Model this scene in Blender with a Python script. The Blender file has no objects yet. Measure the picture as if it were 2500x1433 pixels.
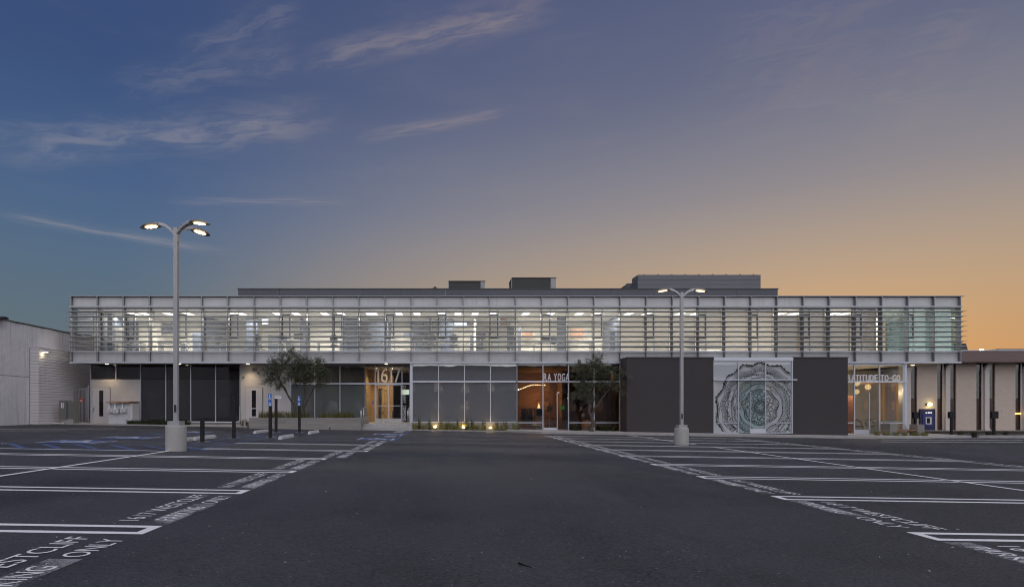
import bpy, math, random
from mathutils import Vector, Matrix
random.seed(11)
SC = bpy.context.scene
COL = SC.collection
R = math.radians

# ------------------------------------------------------------------ camera
F, PU, PV, EYE = 1443.0, 1090.0, 1000.0, 1.2      # focal length and principal point in photo pixels, eye height
cam = bpy.data.cameras.new('camera'); cam_o = bpy.data.objects.new('camera', cam); COL.objects.link(cam_o)
cam.sensor_width = 36.0; cam.lens = 36.0*F/2500.0
cam.shift_x = (1250-PU)/2500.0; cam.shift_y = (PV-716.5)/2500.0
cam.clip_start = 0.1; cam.clip_end = 3000
cam_o.location = (0, 0, EYE); cam_o.rotation_euler = (R(90), 0, 0)
SC.camera = cam_o

# ------------------------------------------------------------------ world: dusk sky
SUN_AZ, SUN_EL = 32.0, 1.0
world = bpy.data.worlds.new('World'); SC.world = world; world.use_nodes = True
world.cycles.sampling_method = 'MANUAL'; world.cycles.sample_map_resolution = 256
wt = world.node_tree; wt.nodes.clear()

class X_:                                   # tiny expression wrapper around node sockets
    tree = wt
    def __init__(s, sock): s.s = sock
    @staticmethod
    def op(o, *a, clamp=False):
        n = X_.tree.nodes.new('ShaderNodeMath'); n.operation = o; n.use_clamp = clamp
        for i, q in enumerate(a):
            if isinstance(q, X_): X_.tree.links.new(q.s, n.inputs[i])
            else: n.inputs[i].default_value = q
        return X_(n.outputs[0])
    def __add__(s, o): return X_.op('ADD', s, o)
    def __radd__(s, o): return X_.op('ADD', s, o)
    def __sub__(s, o): return X_.op('SUBTRACT', s, o)
    def __rsub__(s, o): return X_.op('SUBTRACT', o, s)
    def __mul__(s, o): return X_.op('MULTIPLY', s, o)
    def __rmul__(s, o): return X_.op('MULTIPLY', s, o)
    def __truediv__(s, o): return X_.op('DIVIDE', s, o)
    def clamp(s): return X_.op('ADD', s, 0.0, clamp=True)
def smooth(x, a, b):
    n = X_.tree.nodes.new('ShaderNodeMapRange'); n.interpolation_type = 'SMOOTHSTEP'
    X_.tree.links.new(x.s, n.inputs[0]); n.inputs[1].default_value = a; n.inputs[2].default_value = b
    return X_(n.outputs[0])
def srgb(r, g, b):
    f = lambda c: (c/255/12.92 if c/255 <= .04045 else ((c/255+.055)/1.055)**2.4)
    return (f(r), f(g), f(b), 1)
def ramp(x, stops):
    n = X_.tree.nodes.new('ShaderNodeValToRGB'); X_.tree.links.new(x.s, n.inputs[0])
    e = n.color_ramp.elements
    n.color_ramp.interpolation = 'B_SPLINE'
    while len(e) < len(stops): e.new(.5)
    for k, (p, c) in enumerate(stops): e[k].position = p; e[k].color = c
    return n.outputs[0]
def mixc(fac, a, b, mode='MIX'):
    n = X_.tree.nodes.new('ShaderNodeMix'); n.data_type = 'RGBA'; n.blend_type = mode
    for i, q in ((0, fac), (6, a), (7, b)):
        if isinstance(q, X_): X_.tree.links.new(q.s, n.inputs[i])
        elif hasattr(q, 'is_output'): X_.tree.links.new(q, n.inputs[i])
        else: n.inputs[i].default_value = q
    return n.outputs[2]
tc = wt.nodes.new('ShaderNodeTexCoord')
sep = wt.nodes.new('ShaderNodeSeparateXYZ'); wt.links.new(tc.outputs['Generated'], sep.inputs[0])
dx, dy, dz = X_(sep.outputs[0]), X_(sep.outputs[1]), X_(sep.outputs[2])
hor = X_.op('SQRT', dx*dx + dy*dy) + 0.0001
sx, sy = math.sin(R(SUN_AZ)), math.cos(R(SUN_AZ))
toward = ((dx*sx + dy*sy)/hor)                          # cosine of the azimuth away from the sunset
warm = smooth(toward, 0.46, 1.08)
el = X_.op('ARCSINE', dz)/1.5708
cool_r = ramp(el, [(0.0, srgb(108,116,116)), (0.07, srgb(100,115,124)), (0.13, srgb(93,114,134)), (0.20, srgb(76,103,144)),
                   (0.30, srgb(60,82,126)), (0.50, srgb(54,72,118)), (1.0, srgb(46,62,106))])
warm_r = ramp(el, [(0.0, srgb(208,142,82)), (0.07, srgb(208,164,112)), (0.13, srgb(190,165,136)), (0.20, srgb(148,144,148)),
                   (0.30, srgb(101,107,134)), (0.50, srgb(64,78,122)), (1.0, srgb(46,60,100))])
skycol = mixc(warm, cool_r, warm_r)
sky = wt.nodes.new('ShaderNodeTexSky'); sky.sky_type = 'NISHITA'; sky.sun_disc = False
sky.sun_elevation = R(SUN_EL); sky.sun_rotation = R(SUN_AZ); sky.dust_density = 1.5; sky.ozone_density = 2.5
nis = mixc(1.0, sky.outputs[0], (.16, .16, .16, 1), 'MULTIPLY')
skycol = mixc(0.12, skycol, nis)
# thin cirrus streaks and one old contrail, placed by direction in the sky
nz = wt.nodes.new('ShaderNodeTexNoise'); nz.inputs['Scale'].default_value = 3.2; nz.inputs['Detail'].default_value = 3; nz.inputs['Roughness'].default_value = .62
mp = wt.nodes.new('ShaderNodeMapping'); mp.inputs['Rotation'].default_value = (0, R(-9), 0); mp.inputs['Scale'].default_value = (1.5, 1.5, 9.0)
wt.links.new(tc.outputs['Generated'], mp.inputs[0]); wt.links.new(mp.outputs[0], nz.inputs[0])
wob = X_(nz.outputs[0])
nz2 = wt.nodes.new('ShaderNodeTexNoise'); nz2.inputs['Scale'].default_value = 7; nz2.inputs['Detail'].default_value = 6; nz2.inputs['Roughness'].default_value = .65
mp2 = wt.nodes.new('ShaderNodeMapping'); mp2.inputs['Rotation'].default_value = (0, R(-14), 0); mp2.inputs['Scale'].default_value = (1.0, 1.0, 11.0)
wt.links.new(tc.outputs['Generated'], mp2.inputs[0]); wt.links.new(mp2.outputs[0], nz2.inputs[0])
fine = X_(nz2.outputs[0])
def dirv(u, v): return Vector(((u-PU)/F, 1.0, (PV-v)/F)).normalized()
cl = None
for (u0, v0, u1, v1, w0, amt, wv) in [
        (-60, 512, 575, 620, 7, 1.0, 0.4), (380, 490, 880, 494, 7, .62, .9), (-120, 372, 860, 285, 30, .85, 1.2),
        (-100, 300, 330, 370, 16, .35, 1.2), (850, 345, 1270, 266, 10, .60, 1.0), (700, 165, 1400, 5, 22, .66, 1.2),
        (430, 150, 760, 20, 26, .42, 1.6), (250, 220, 760, 130, 24, .48, 1.5), (1700, 60, 2500, 300, 90, .20, 2.5)]:
    a, b = dirv(u0, v0), dirv(u1, v1)
    n = a.cross(b).normalized(); m = (a+b).normalized(); t = n.cross(m)
    half = math.tan(a.angle(b)/2)
    along = (dx*t.x + dy*t.y + dz*t.z)/X_.op('MAXIMUM', dx*m.x + dy*m.y + dz*m.z, 0.05)/half
    dist = (dx*n.x + dy*n.y + dz*n.z)*(F*.86) + (wob-.5)*(w0*1.7*wv)
    band = X_.op('EXPONENT', (dist*dist)*(-1.0/(w0*w0)))
    ends = smooth(X_.op('ABSOLUTE', along), 1.05, .45)
    front = smooth(dx*m.x + dy*m.y + dz*m.z, .1, .4)
    cb = wt.nodes.new('ShaderNodeCombineXYZ'); wt.links.new((along*(half*9.0)).s, cb.inputs[0]); wt.links.new((dist*(1.1/w0)).s, cb.inputs[1]); cb.inputs[2].default_value = u0*.37+v0*.11
    nn_ = wt.nodes.new('ShaderNodeTexNoise'); nn_.inputs['Scale'].default_value = 1.6; nn_.inputs['Detail'].default_value = 7; nn_.inputs['Roughness'].default_value = .58
    wt.links.new(cb.outputs[0], nn_.inputs[0])
    streak = band*ends*front*(smooth(X_(nn_.outputs[0]), .36, .66)*.8+.2)*amt
    cl = streak if cl is None else X_.op('MAXIMUM', cl, streak)
veil = smooth(wob, .47, .78)*smooth(dz, .12, .35)*.10
cl = X_.op('MAXIMUM', cl, veil*(fine+.35))
cloudcol = mixc(warm, srgb(150,148,156), srgb(186,162,148))
skycol = mixc((cl*.50).clamp(), skycol, cloudcol)
bg = wt.nodes.new('ShaderNodeBackground'); wt.links.new(skycol, bg.inputs[0]); bg.inputs[1].default_value = 1.0
wo = wt.nodes.new('ShaderNodeOutputWorld'); wt.links.new(bg.outputs[0], wo.inputs[0])

# added fill for facade and ground, high behind the camera: one very soft sun
fill_sun = bpy.data.lights.new('fill_sun', 'SUN'); fill_sun.energy = 2.3; fill_sun.angle = R(112); fill_sun.color = (1.0, .965, .97)
fill_sun_o = bpy.data.objects.new('fill_sun', fill_sun); COL.objects.link(fill_sun_o)
fill_sun_o.rotation_euler = Vector((-.08, .74, -.67)).to_track_quat('-Z', 'Y').to_euler()

SC.view_settings.view_transform = 'Standard'; SC.view_settings.look = 'None'
SC.view_settings.exposure = 0.0; SC.view_settings.gamma = 1.0; SC.view_settings.use_curve_mapping = False
SC.cycles.use_denoising = True
SC.cycles.max_bounces = 6; SC.cycles.diffuse_bounces = 3; SC.cycles.transparent_max_bounces = 10; SC.cycles.sample_clamp_indirect = 4.0
SC.cycles.use_adaptive_sampling = True; SC.cycles.adaptive_threshold = .03; SC.cycles.adaptive_min_samples = 8
SC.cycles.filter_width = 1.1

# ------------------------------------------------------------------ helpers
def PX(u, Y): return (u-PU)/F*Y               # photo column at a known distance -> metres across
def PZ(v, Y): return EYE-(v-PV)/F*Y           # photo row at a known distance -> height
def gz(x): return -.0155*max(-26.0, min(26.0, x))

def wloc(o):
    p = Vector((0, 0, 0))
    while o is not None: p = p+o.location; o = o.parent
    return p
def tag(o, label=None, cat=None, group=None, kind=None):
    if label: o['label'] = label
    if cat: o['category'] = cat
    if group: o['group'] = group
    if kind: o['kind'] = kind
    return o
def empty(name, loc, label=None, cat=None, group=None):
    o = bpy.data.objects.new(name, None); COL.objects.link(o); o.location = loc; o.empty_display_size = .2
    return tag(o, label, cat, group)
def link(name, me, loc=(0, 0, 0), parent=None):
    o = bpy.data.objects.new(name, me); COL.objects.link(o)
    if parent is not None:
        o.parent = parent; o.location = Vector(loc)-wloc(parent)
    else: o.location = loc
    return o

class MB:
    def __init__(s): s.v = []; s.f = []
    def add(s, vs, fs):
        k = len(s.v); s.v += [tuple(q) for q in vs]; s.f += [tuple(i+k for i in f) for f in fs]; return s
    def hexa(s, p):
        return s.add(p, [(0,3,2,1), (4,5,6,7), (0,1,5,4), (1,2,6,5), (2,3,7,6), (3,0,4,7)])
    def box(s, x0, x1, y0, y1, z0, z1):
        return s.hexa([(x0,y0,z0), (x1,y0,z0), (x1,y1,z0), (x0,y1,z0), (x0,y0,z1), (x1,y0,z1), (x1,y1,z1), (x0,y1,z1)])
    def sloped(s, poly, top, bot):            # polygon (x,y) anticlockwise, following the fall of the lot
        n = len(poly)
        return s.add([(x, y, gz(x)+bot) for x, y in poly]+[(x, y, gz(x)+top) for x, y in poly],
                     [tuple(range(n-1, -1, -1)), tuple(range(n, 2*n))]+[(i, (i+1) % n, n+(i+1) % n, n+i) for i in range(n)])
    def sheet(s, poly, off):
        return s.add([(x, y, gz(x)+off) for x, y in poly], [tuple(range(len(poly)))])
    def extrude_y(s, poly, y0, y1):           # polygon (x,z) anticlockwise seen from the camera
        n = len(poly)
        return s.add([(x, y0, z) for x, z in poly]+[(x, y1, z) for x, z in poly],
                     [tuple(range(n)), tuple(range(2*n-1, n-1, -1))]+[(i, n+i, n+(i+1) % n, (i+1) % n) for i in range(n)])
    def cyl(s, cx, cy, z0, z1, r0, r1=None, n=16):
        r1 = r0 if r1 is None else r1
        a = [2*math.pi*i/n for i in range(n)]
        return s.add([(cx+r0*math.cos(t), cy+r0*math.sin(t), z0) for t in a]+[(cx+r1*math.cos(t), cy+r1*math.sin(t), z1) for t in a],
                     [tuple(range(n-1, -1, -1)), tuple(range(n, 2*n))]+[(i, (i+1) % n, n+(i+1) % n, n+i) for i in range(n)])
    def tube(s, pts, rad, n=8):
        pts = [Vector(p) for p in pts]
        if not hasattr(rad, '__len__'): rad = [rad]*len(pts)
        vs = []; fs = []
        for i, p in enumerate(pts):
            d = (pts[min(i+1, len(pts)-1)]-pts[max(i-1, 0)]).normalized()
            a = d.cross(Vector((0, 0, 1)) if abs(d.z) < .9 else Vector((0, 1, 0))).normalized(); b = d.cross(a)
            for j in range(n):
                t = 2*math.pi*j/n; vs.append(p+(a*math.cos(t)+b*math.sin(t))*rad[i])
        for i in range(len(pts)-1):
            for j in range(n):
                fs.append((i*n+j, i*n+(j+1) % n, (i+1)*n+(j+1) % n, (i+1)*n+j))
        fs.append(tuple(range(n-1, -1, -1))); fs.append(tuple((len(pts)-1)*n+j for j in range(n)))
        return s.add(vs, fs)
    def sphere(s, c, r, nu=12, nv=8, sq=(1, 1, 1)):
        vs = []; fs = []
        for i in range(nv+1):
            t = math.pi*i/nv
            for j in range(nu):
                p = 2*math.pi*j/nu
                vs.append((c[0]+r*sq[0]*math.sin(t)*math.cos(p), c[1]+r*sq[1]*math.sin(t)*math.sin(p), c[2]+r*sq[2]*math.cos(t)))
        for i in range(nv):
            for j in range(nu):
                fs.append((i*nu+j, (i+1)*nu+j, (i+1)*nu+(j+1) % nu, i*nu+(j+1) % nu))
        return s.add(vs, fs)
    def mesh(s, name, mat, off=(0, 0, 0), smooth=False):
        me = bpy.data.meshes.new(name)
        me.from_pydata([(x-off[0], y-off[1], z-off[2]) for x, y, z in s.v], [], s.f); me.update()
        me.materials.append(mat)
        if smooth: me.polygons.foreach_set('use_smooth', [True]*len(me.polygons))
        return me
    def build(s, name, mat, parent=None, smooth=False, origin=None):
        if origin is None:
            xs, ys, zs = zip(*s.v); origin = ((min(xs)+max(xs))/2, (min(ys)+max(ys))/2, min(zs))
        return link(name, s.mesh(name, mat, origin, smooth), origin, parent)
def box(name, mat, parent, x0, x1, y0, y1, z0, z1): return MB().box(x0, x1, y0, y1, z0, z1).build(name, mat, parent)

# ------------------------------------------------------------------ materials
MATS = {}
def pm(name, col, rough=.6, metal=0.0, var=.12, scale=3.0, bump=0.0, bscale=None, spec=.5, emit=None, es=0.0, rnd=0.0, detail=6, stretch=None, streak=0.0, trans=0.0):
    m = bpy.data.materials.new(name); m.use_nodes = True; t = m.node_tree; b = t.nodes['Principled BSDF']; MATS[name] = m
    X_.tree = t
    if len(col) == 3: col = (*col, 1)
    b.inputs['Roughness'].default_value = rough; b.inputs['Metallic'].default_value = metal; b.inputs['Specular IOR Level'].default_value = spec
    c = t.nodes.new('ShaderNodeTexCoord'); src = c.outputs['Object']
    if stretch:
        mpn = t.nodes.new('ShaderNodeMapping'); mpn.inputs['Scale'].default_value = stretch; t.links.new(src, mpn.inputs[0]); src = mpn.outputs[0]
    oi = t.nodes.new('ShaderNodeObjectInfo')
    n = t.nodes.new('ShaderNodeTexNoise'); n.noise_dimensions = '4D'; n.inputs['Scale'].default_value = scale; n.inputs['Detail'].default_value = detail; n.inputs['Roughness'].default_value = .6
    t.links.new(src, n.inputs['Vector']); t.links.new((X_(oi.outputs['Random'])*37.0).s, n.inputs['W'])
    f = (X_(n.outputs[0])-.5)*(2.6*var)+1.0
    if rnd: f = f*((X_(oi.outputs['Random'])-.5)*(2*rnd)+1.0)
    if streak:
        mpn = t.nodes.new('ShaderNodeMapping'); mpn.inputs['Scale'].default_value = (7, 7, .5); t.links.new(c.outputs['Object'], mpn.inputs[0])
        n3 = t.nodes.new('ShaderNodeTexNoise'); n3.noise_dimensions = '4D'; n3.inputs['Scale'].default_value = 1.0; n3.inputs['Detail'].default_value = 5
        t.links.new(mpn.outputs[0], n3.inputs['Vector']); t.links.new((X_(oi.outputs['Random'])*53.0).s, n3.inputs['W'])
        f = f*(1.0-smooth(X_(n3.outputs[0]), .50, .72)*streak)
    mu = t.nodes.new('ShaderNodeVectorMath'); mu.operation = 'SCALE'; mu.inputs[0].default_value = col[:3]; t.links.new(f.s, mu.inputs['Scale'])
    t.links.new(mu.outputs[0], b.inputs['Base Color'])
    rf = ((X_(n.outputs[0])-.5)*.25+rough).clamp(); t.links.new(rf.s, b.inputs['Roughness'])
    if bump:
        n2 = t.nodes.new('ShaderNodeTexNoise'); n2.inputs['Scale'].default_value = bscale or scale*8; n2.inputs['Detail'].default_value = 5; t.links.new(src, n2.inputs['Vector'])
        bp = t.nodes.new('ShaderNodeBump'); bp.inputs['Strength'].default_value = bump; bp.inputs['Distance'].default_value = .02
        t.links.new(n2.outputs[0], bp.inputs['Height']); t.links.new(bp.outputs[0], b.inputs['Normal'])
    if emit is not None:
        b.inputs['Emission Color'].default_value = (*emit, 1); b.inputs['Emission Strength'].default_value = es
    if trans: b.inputs['Transmission Weight'].default_value = trans
    return m
def glass(name, tint, refl=1.0, add=.03, wave=.0, wscale=1.2, gcol=(1, 1, 1), body=None, bodyfac=0.0):
    m = bpy.data.materials.new(name); m.use_nodes = True; t = m.node_tree; t.nodes.clear(); MATS[name] = m; X_.tree = t
    out = t.nodes.new('ShaderNodeOutputMaterial'); tr = t.nodes.new('ShaderNodeBsdfTransparent'); tr.inputs[0].default_value = (*tint, 1)
    gl = t.nodes.new('ShaderNodeBsdfGlossy'); gl.inputs['Roughness'].default_value = .015; gl.inputs[0].default_value = (*gcol, 1)
    fr = t.nodes.new('ShaderNodeFresnel'); fr.inputs[0].default_value = 1.5
    geo = t.nodes.new('ShaderNodeNewGeometry')
    base = tr.outputs[0]
    if body:
        df = t.nodes.new('ShaderNodeBsdfDiffuse'); df.inputs[0].default_value = (*body, 1)
        tl = t.nodes.new('ShaderNodeBsdfTranslucent'); tl.inputs[0].default_value = (*body, 1)
        m2 = t.nodes.new('ShaderNodeMixShader'); m2.inputs[0].default_value = .4; t.links.new(df.outputs[0], m2.inputs[1]); t.links.new(tl.outputs[0], m2.inputs[2])
        m3 = t.nodes.new('ShaderNodeMixShader'); m3.inputs[0].default_value = bodyfac; t.links.new(base, m3.inputs[1]); t.links.new(m2.outputs[0], m3.inputs[2]); base = m3.outputs[0]
    mx = t.nodes.new('ShaderNodeMixShader')
    # front and back faces alike: the fresnel of an outside ray either way
    fac = (X_(fr.outputs[0])*refl+add).clamp()
    fac = fac*(1.0-X_(geo.outputs['Backfacing'])) + X_(geo.outputs['Backfacing'])*.06
    t.links.new(fac.s, mx.inputs[0]); t.links.new(base, mx.inputs[1]); t.links.new(gl.outputs[0], mx.inputs[2]); t.links.new(mx.outputs[0], out.inputs[0])
    if wave:
        c = t.nodes.new('ShaderNodeTexCoord'); oi = t.nodes.new('ShaderNodeObjectInfo')
        n2 = t.nodes.new('ShaderNodeTexNoise'); n2.noise_dimensions = '4D'; n2.inputs['Scale'].default_value = wscale; n2.inputs['Detail'].default_value = 1.0
        t.links.new(c.outputs['Object'], n2.inputs['Vector']); t.links.new((X_(oi.outputs['Random'])*29.0).s, n2.inputs['W'])
        bp = t.nodes.new('ShaderNodeBump'); bp.inputs['Strength'].default_value = wave; bp.inputs['Distance'].default_value = .05
        t.links.new(n2.outputs[0], bp.inputs['Height']); t.links.new(bp.outputs[0], gl.inputs['Normal']); t.links.new(bp.outputs[0], fr.inputs['Normal'])
    return m
def emis(name, col, s):
    m = bpy.data.materials.new(name); m.use_nodes = True; t = m.node_tree; t.nodes.clear(); MATS[name] = m
    e = t.nodes.new('ShaderNodeEmission'); e.inputs[0].default_value = (*col, 1); e.inputs[1].default_value = s
    o = t.nodes.new('ShaderNodeOutputMaterial'); t.links.new(e.outputs[0], o.inputs[0]); return m

M_panel = pm('zinc_panel', (.53, .52, .53), .5, .15, var=.16, scale=1.6, bump=.05, rnd=.05, streak=.10)
M_fin = pm('steel_fin', (.21, .215, .235), .45, .3, var=.08)
M_blade = pm('louver_aluminium', (.40, .405, .42), .4, .4, var=.08, rnd=.04)
M_trim = pm('pale_aluminium', (.58, .60, .66), .35, .3, var=.06)
M_mull = pm('mullion_aluminium', (.50, .52, .57), .35, .3, var=.06)
M_darkfr = pm('dark_window_frame', (.03, .032, .036), .4, .2)
M_parapet = pm('parapet_metal', (.085, .085, .105), .5, .2, var=.08, rnd=.06)
M_mech = pm('mechanical_screen_metal', (.13, .13, .145), .5, .2, var=.1, rnd=.06)
M_mech2 = pm('weathered_galvanised', (.30, .30, .30), .5, .3, var=.35, scale=6, streak=.3)
M_hvac = pm('hvac_metal', (.045, .046, .045), .6, .2, var=.2, scale=5)
M_soffit = pm('soffit_plaster', (.30, .27, .25), .8, var=.05)
M_ceil = pm('office_ceiling', (.72, .71, .66), .9, var=.03)
M_stucco = pm('light_stucco', (.50, .475, .45), .85, var=.20, scale=1.4, bump=.25, bscale=60, streak=.08)
M_door = pm('painted_door', (.52, .49, .50), .5, var=.04)
M_darkwall = pm('charcoal_stucco', (.050, .043, .046), .75, var=.14, scale=.9, bump=.35, bscale=70, spec=.35)
M_coping = pm('dark_coping', (.05, .05, .058), .45, .3)
M_conc = pm('board_formed_concrete', (.25, .235, .22), .85, var=.28, scale=3, bump=.4, bscale=30, stretch=(.4, .4, 4), rnd=.14)
M_walk = pm('walk_concrete', (.36, .345, .335), .85, var=.2, scale=1.3, bump=.2, bscale=40, streak=.06)
M_kerb = pm('kerb_concrete', (.33, .315, .30), .85, var=.25, scale=2.5, bump=.25, bscale=40)
M_base = pm('lamp_base_concrete', (.40, .385, .365), .8, var=.16, scale=3, bump=.2, bscale=50, streak=.15)
M_pole = pm('lamp_pole_paint', (.37, .365, .375), .4, .15, var=.06)
M_head = pm('lamp_head_metal', (.30, .27, .24), .4, .4, var=.06)
M_black = pm('black_paint', (.009, .009, .010), .6, spec=.2)
M_post = pm('dark_post_paint', (.018, .017, .018), .6, var=.2, spec=.25)
M_old = pm('old_white_concrete', (.70, .665, .67), .9, var=.22, scale=.7, bump=.25, bscale=30, streak=.20)
M_siding = pm('painted_siding', (.64, .605, .61), .8, var=.10, scale=1.0, streak=.08)
M_cab = pm('grey_cabinet_metal', (.17, .17, .16), .5, .1, var=.06)
M_gate = pm('gate_paint', (.36, .35, .37), .5, .1)
M_meter = pm('white_meter_box', (.55, .54, .56), .5, var=.05)
M_copper = pm('weathered_copper', (.30, .16, .09), .5, .5, var=.3, scale=8)
M_red = pm('red_sign', (.42, .03, .025), .5)
M_blue = pm('blue_sign', (.02, .12, .48), .45)
M_white = pm('white_letter', (.75, .75, .78), .5, var=.03)
M_stop = pm('white_wheel_stop', (.52, .50, .49), .8, var=.25, scale=6, bump=.2, bscale=40, streak=.15)
M_soil = pm('bed_soil', (.05, .037, .028), .95, var=.4, scale=12, bump=.8, bscale=40)
M_bark = pm('olive_bark', (.085, .068, .055), .95, var=.5, scale=14, bump=.9, bscale=25)
M_steel = pm('stainless_steel', (.6, .6, .6), .3, .9, var=.05)
M_wood = pm('oak_panel', (.56, .36, .18), .5, var=.22, scale=2.5, stretch=(6, 6, .5), rnd=.10)
M_brick = pm('painted_brick', (.44, .345, .315), .85, var=.08)
M_pier = pm('pier_plaster', (.56, .50, .48), .8, var=.06, streak=.06)
M_fascia = pm('brown_fascia', (.16, .105, .10), .5, .2, var=.06)
M_bankglass = pm('bronze_spandrel', (.045, .022, .016), .3, var=.1)
M_navy = pm('navy_panel', (.009, .009, .060), .4, var=.04)
M_cream = pm('office_wall_paint', (.80, .77, .68), .85, var=.03)
M_slate = pm('slate_wall_panel', (.045, .06, .09), .6, var=.08, rnd=.25)
M_desk = pm('desk_laminate', (.62, .62, .60), .4, var=.04)
M_chair = pm('chair_fabric', (.05, .06, .085), .8)
M_screen = pm('monitor_black', (.02, .02, .025), .3)
M_shade = pm('roller_shade_fabric', (.78, .75, .68), .9, var=.03)
M_brownwall = pm('brown_shop_wall', (.10, .055, .034), .85, var=.15, scale=1.5)
M_shopfloor = pm('shop_floor', (.12, .09, .07), .5, var=.2)
M_orange = pm('orange_vinyl', (.62, .22, .03), .4)
M_green = pm('green_bag', (.10, .55, .03), .6)
M_tile = pm('patterned_tile', (.35, .15, .09), .5, var=.7, scale=14)
M_teal = pm('teal_chair_paint', (.25, .45, .46), .4)
M_office_light = emis('office_troffer_light', (1.0, .95, .86), 2.6)
M_down = emis('downlight_glow', (1.0, .80, .55), 14.0)
M_lens = emis('wall_lamp_lens', (1, .86, .58), 5.0)
M_led = emis('street_lamp_led', (1.0, .74, .40), 5.0)
M_bulb = emis('bulb_glow', (1.0, .66, .33), 16.0)
M_lantern = emis('paper_lantern_glow', (1.0, .72, .36), 1.1)
M_yellow = emis('wall_lamp_glow', (1.0, .86, .30), 9.0)
M_flood = emis('flood_glow', (1.0, .78, .42), 22.0)
M_clear = glass('clear_glass', (.91, .90, .88), 1.7, .03, wave=.008, wscale=.8)
M_corner = glass('corner_glass', (.80, .86, .85), 2.4, .08, wave=.02, wscale=.6, gcol=(.92, 1, .98))
M_shop = glass('shop_glass', (.80, .80, .78), 1.6, .03, wave=.03, wscale=.9)
M_frost = glass('frosted_film_glass', (.5, .5, .5), 4.0, .12, wave=.045, wscale=.9, body=(.195, .210, .235), bodyfac=1.0, gcol=(.95, .97, 1.0))
M_frostgreen = glass('grey_film_glass', (.5, .5, .5), 1.8, .04, wave=.05, wscale=1.0, body=(.19, .21, .205), bodyfac=1.0)
M_tint = glass('dark_tinted_glass', (.10, .10, .11), 1.1, .02, wave=.05, wscale=.8, body=(.022, .021, .025), bodyfac=.85)
M_tint2 = glass('grey_shaded_glass', (.10, .10, .11), 1.4, .02, wave=.05, wscale=.8, body=(.040, .041, .045), bodyfac=.9)
M_film = glass('mural_film_glass', (.5, .5, .5), 1.4, .03, wave=.03, wscale=.8, body=(.66, .69, .71), bodyfac=1.0)
M_filmteal = glass('mural_teal_film_glass', (.5, .5, .5), 1.4, .03, wave=.03, wscale=.8, body=(.44, .56, .565), bodyfac=1.0)
M_tealsky = glass('teal_sky_reflection_glass', (.6, .6, .6), 1.2, .02, body=(.52, .66, .64), bodyfac=.9)  # pale teal body colour stands in for sky reflected at the right end
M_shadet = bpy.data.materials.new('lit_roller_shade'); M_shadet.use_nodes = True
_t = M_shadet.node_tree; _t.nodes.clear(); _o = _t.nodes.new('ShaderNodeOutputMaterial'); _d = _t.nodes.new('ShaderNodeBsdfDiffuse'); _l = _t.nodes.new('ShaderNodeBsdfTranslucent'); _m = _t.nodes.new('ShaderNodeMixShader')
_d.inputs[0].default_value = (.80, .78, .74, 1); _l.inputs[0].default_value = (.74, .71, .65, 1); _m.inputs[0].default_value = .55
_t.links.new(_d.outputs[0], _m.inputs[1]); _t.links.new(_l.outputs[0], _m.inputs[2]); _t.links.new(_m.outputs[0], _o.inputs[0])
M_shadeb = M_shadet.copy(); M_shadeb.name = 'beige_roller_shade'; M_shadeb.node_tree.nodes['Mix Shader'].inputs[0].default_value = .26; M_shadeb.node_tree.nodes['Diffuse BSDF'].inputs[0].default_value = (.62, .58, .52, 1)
M_ink = pm('mural_ink', (.012, .014, .017), .6, var=.1)

def leafmat(name, a, b):
    m = bpy.data.materials.new(name); m.use_nodes = True; t = m.node_tree; X_.tree = t; p = t.nodes['Principled BSDF']
    g = t.nodes.new('ShaderNodeNewGeometry')
    c = mixc(X_(g.outputs['Random Per Island']), (*a, 1), (*b, 1)); t.links.new(c, p.inputs['Base Color'])
    p.inputs['Roughness'].default_value = .6; p.inputs['Specular IOR Level'].default_value = .3
    return m
M_leaf = leafmat('olive_leaf', (.035, .040, .020), (.13, .135, .085))
M_reed = leafmat('reed_leaf', (.055, .062, .016), (.17, .14, .045))
M_tuft = leafmat('tuft_blade', (.08, .095, .025), (.32, .27, .10))
M_shrub = leafmat('shrub_leaf', (.02, .03, .012), (.06, .07, .025))
M_pine = leafmat('far_tree_leaf', (.018, .026, .016), (.04, .05, .03))

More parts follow.
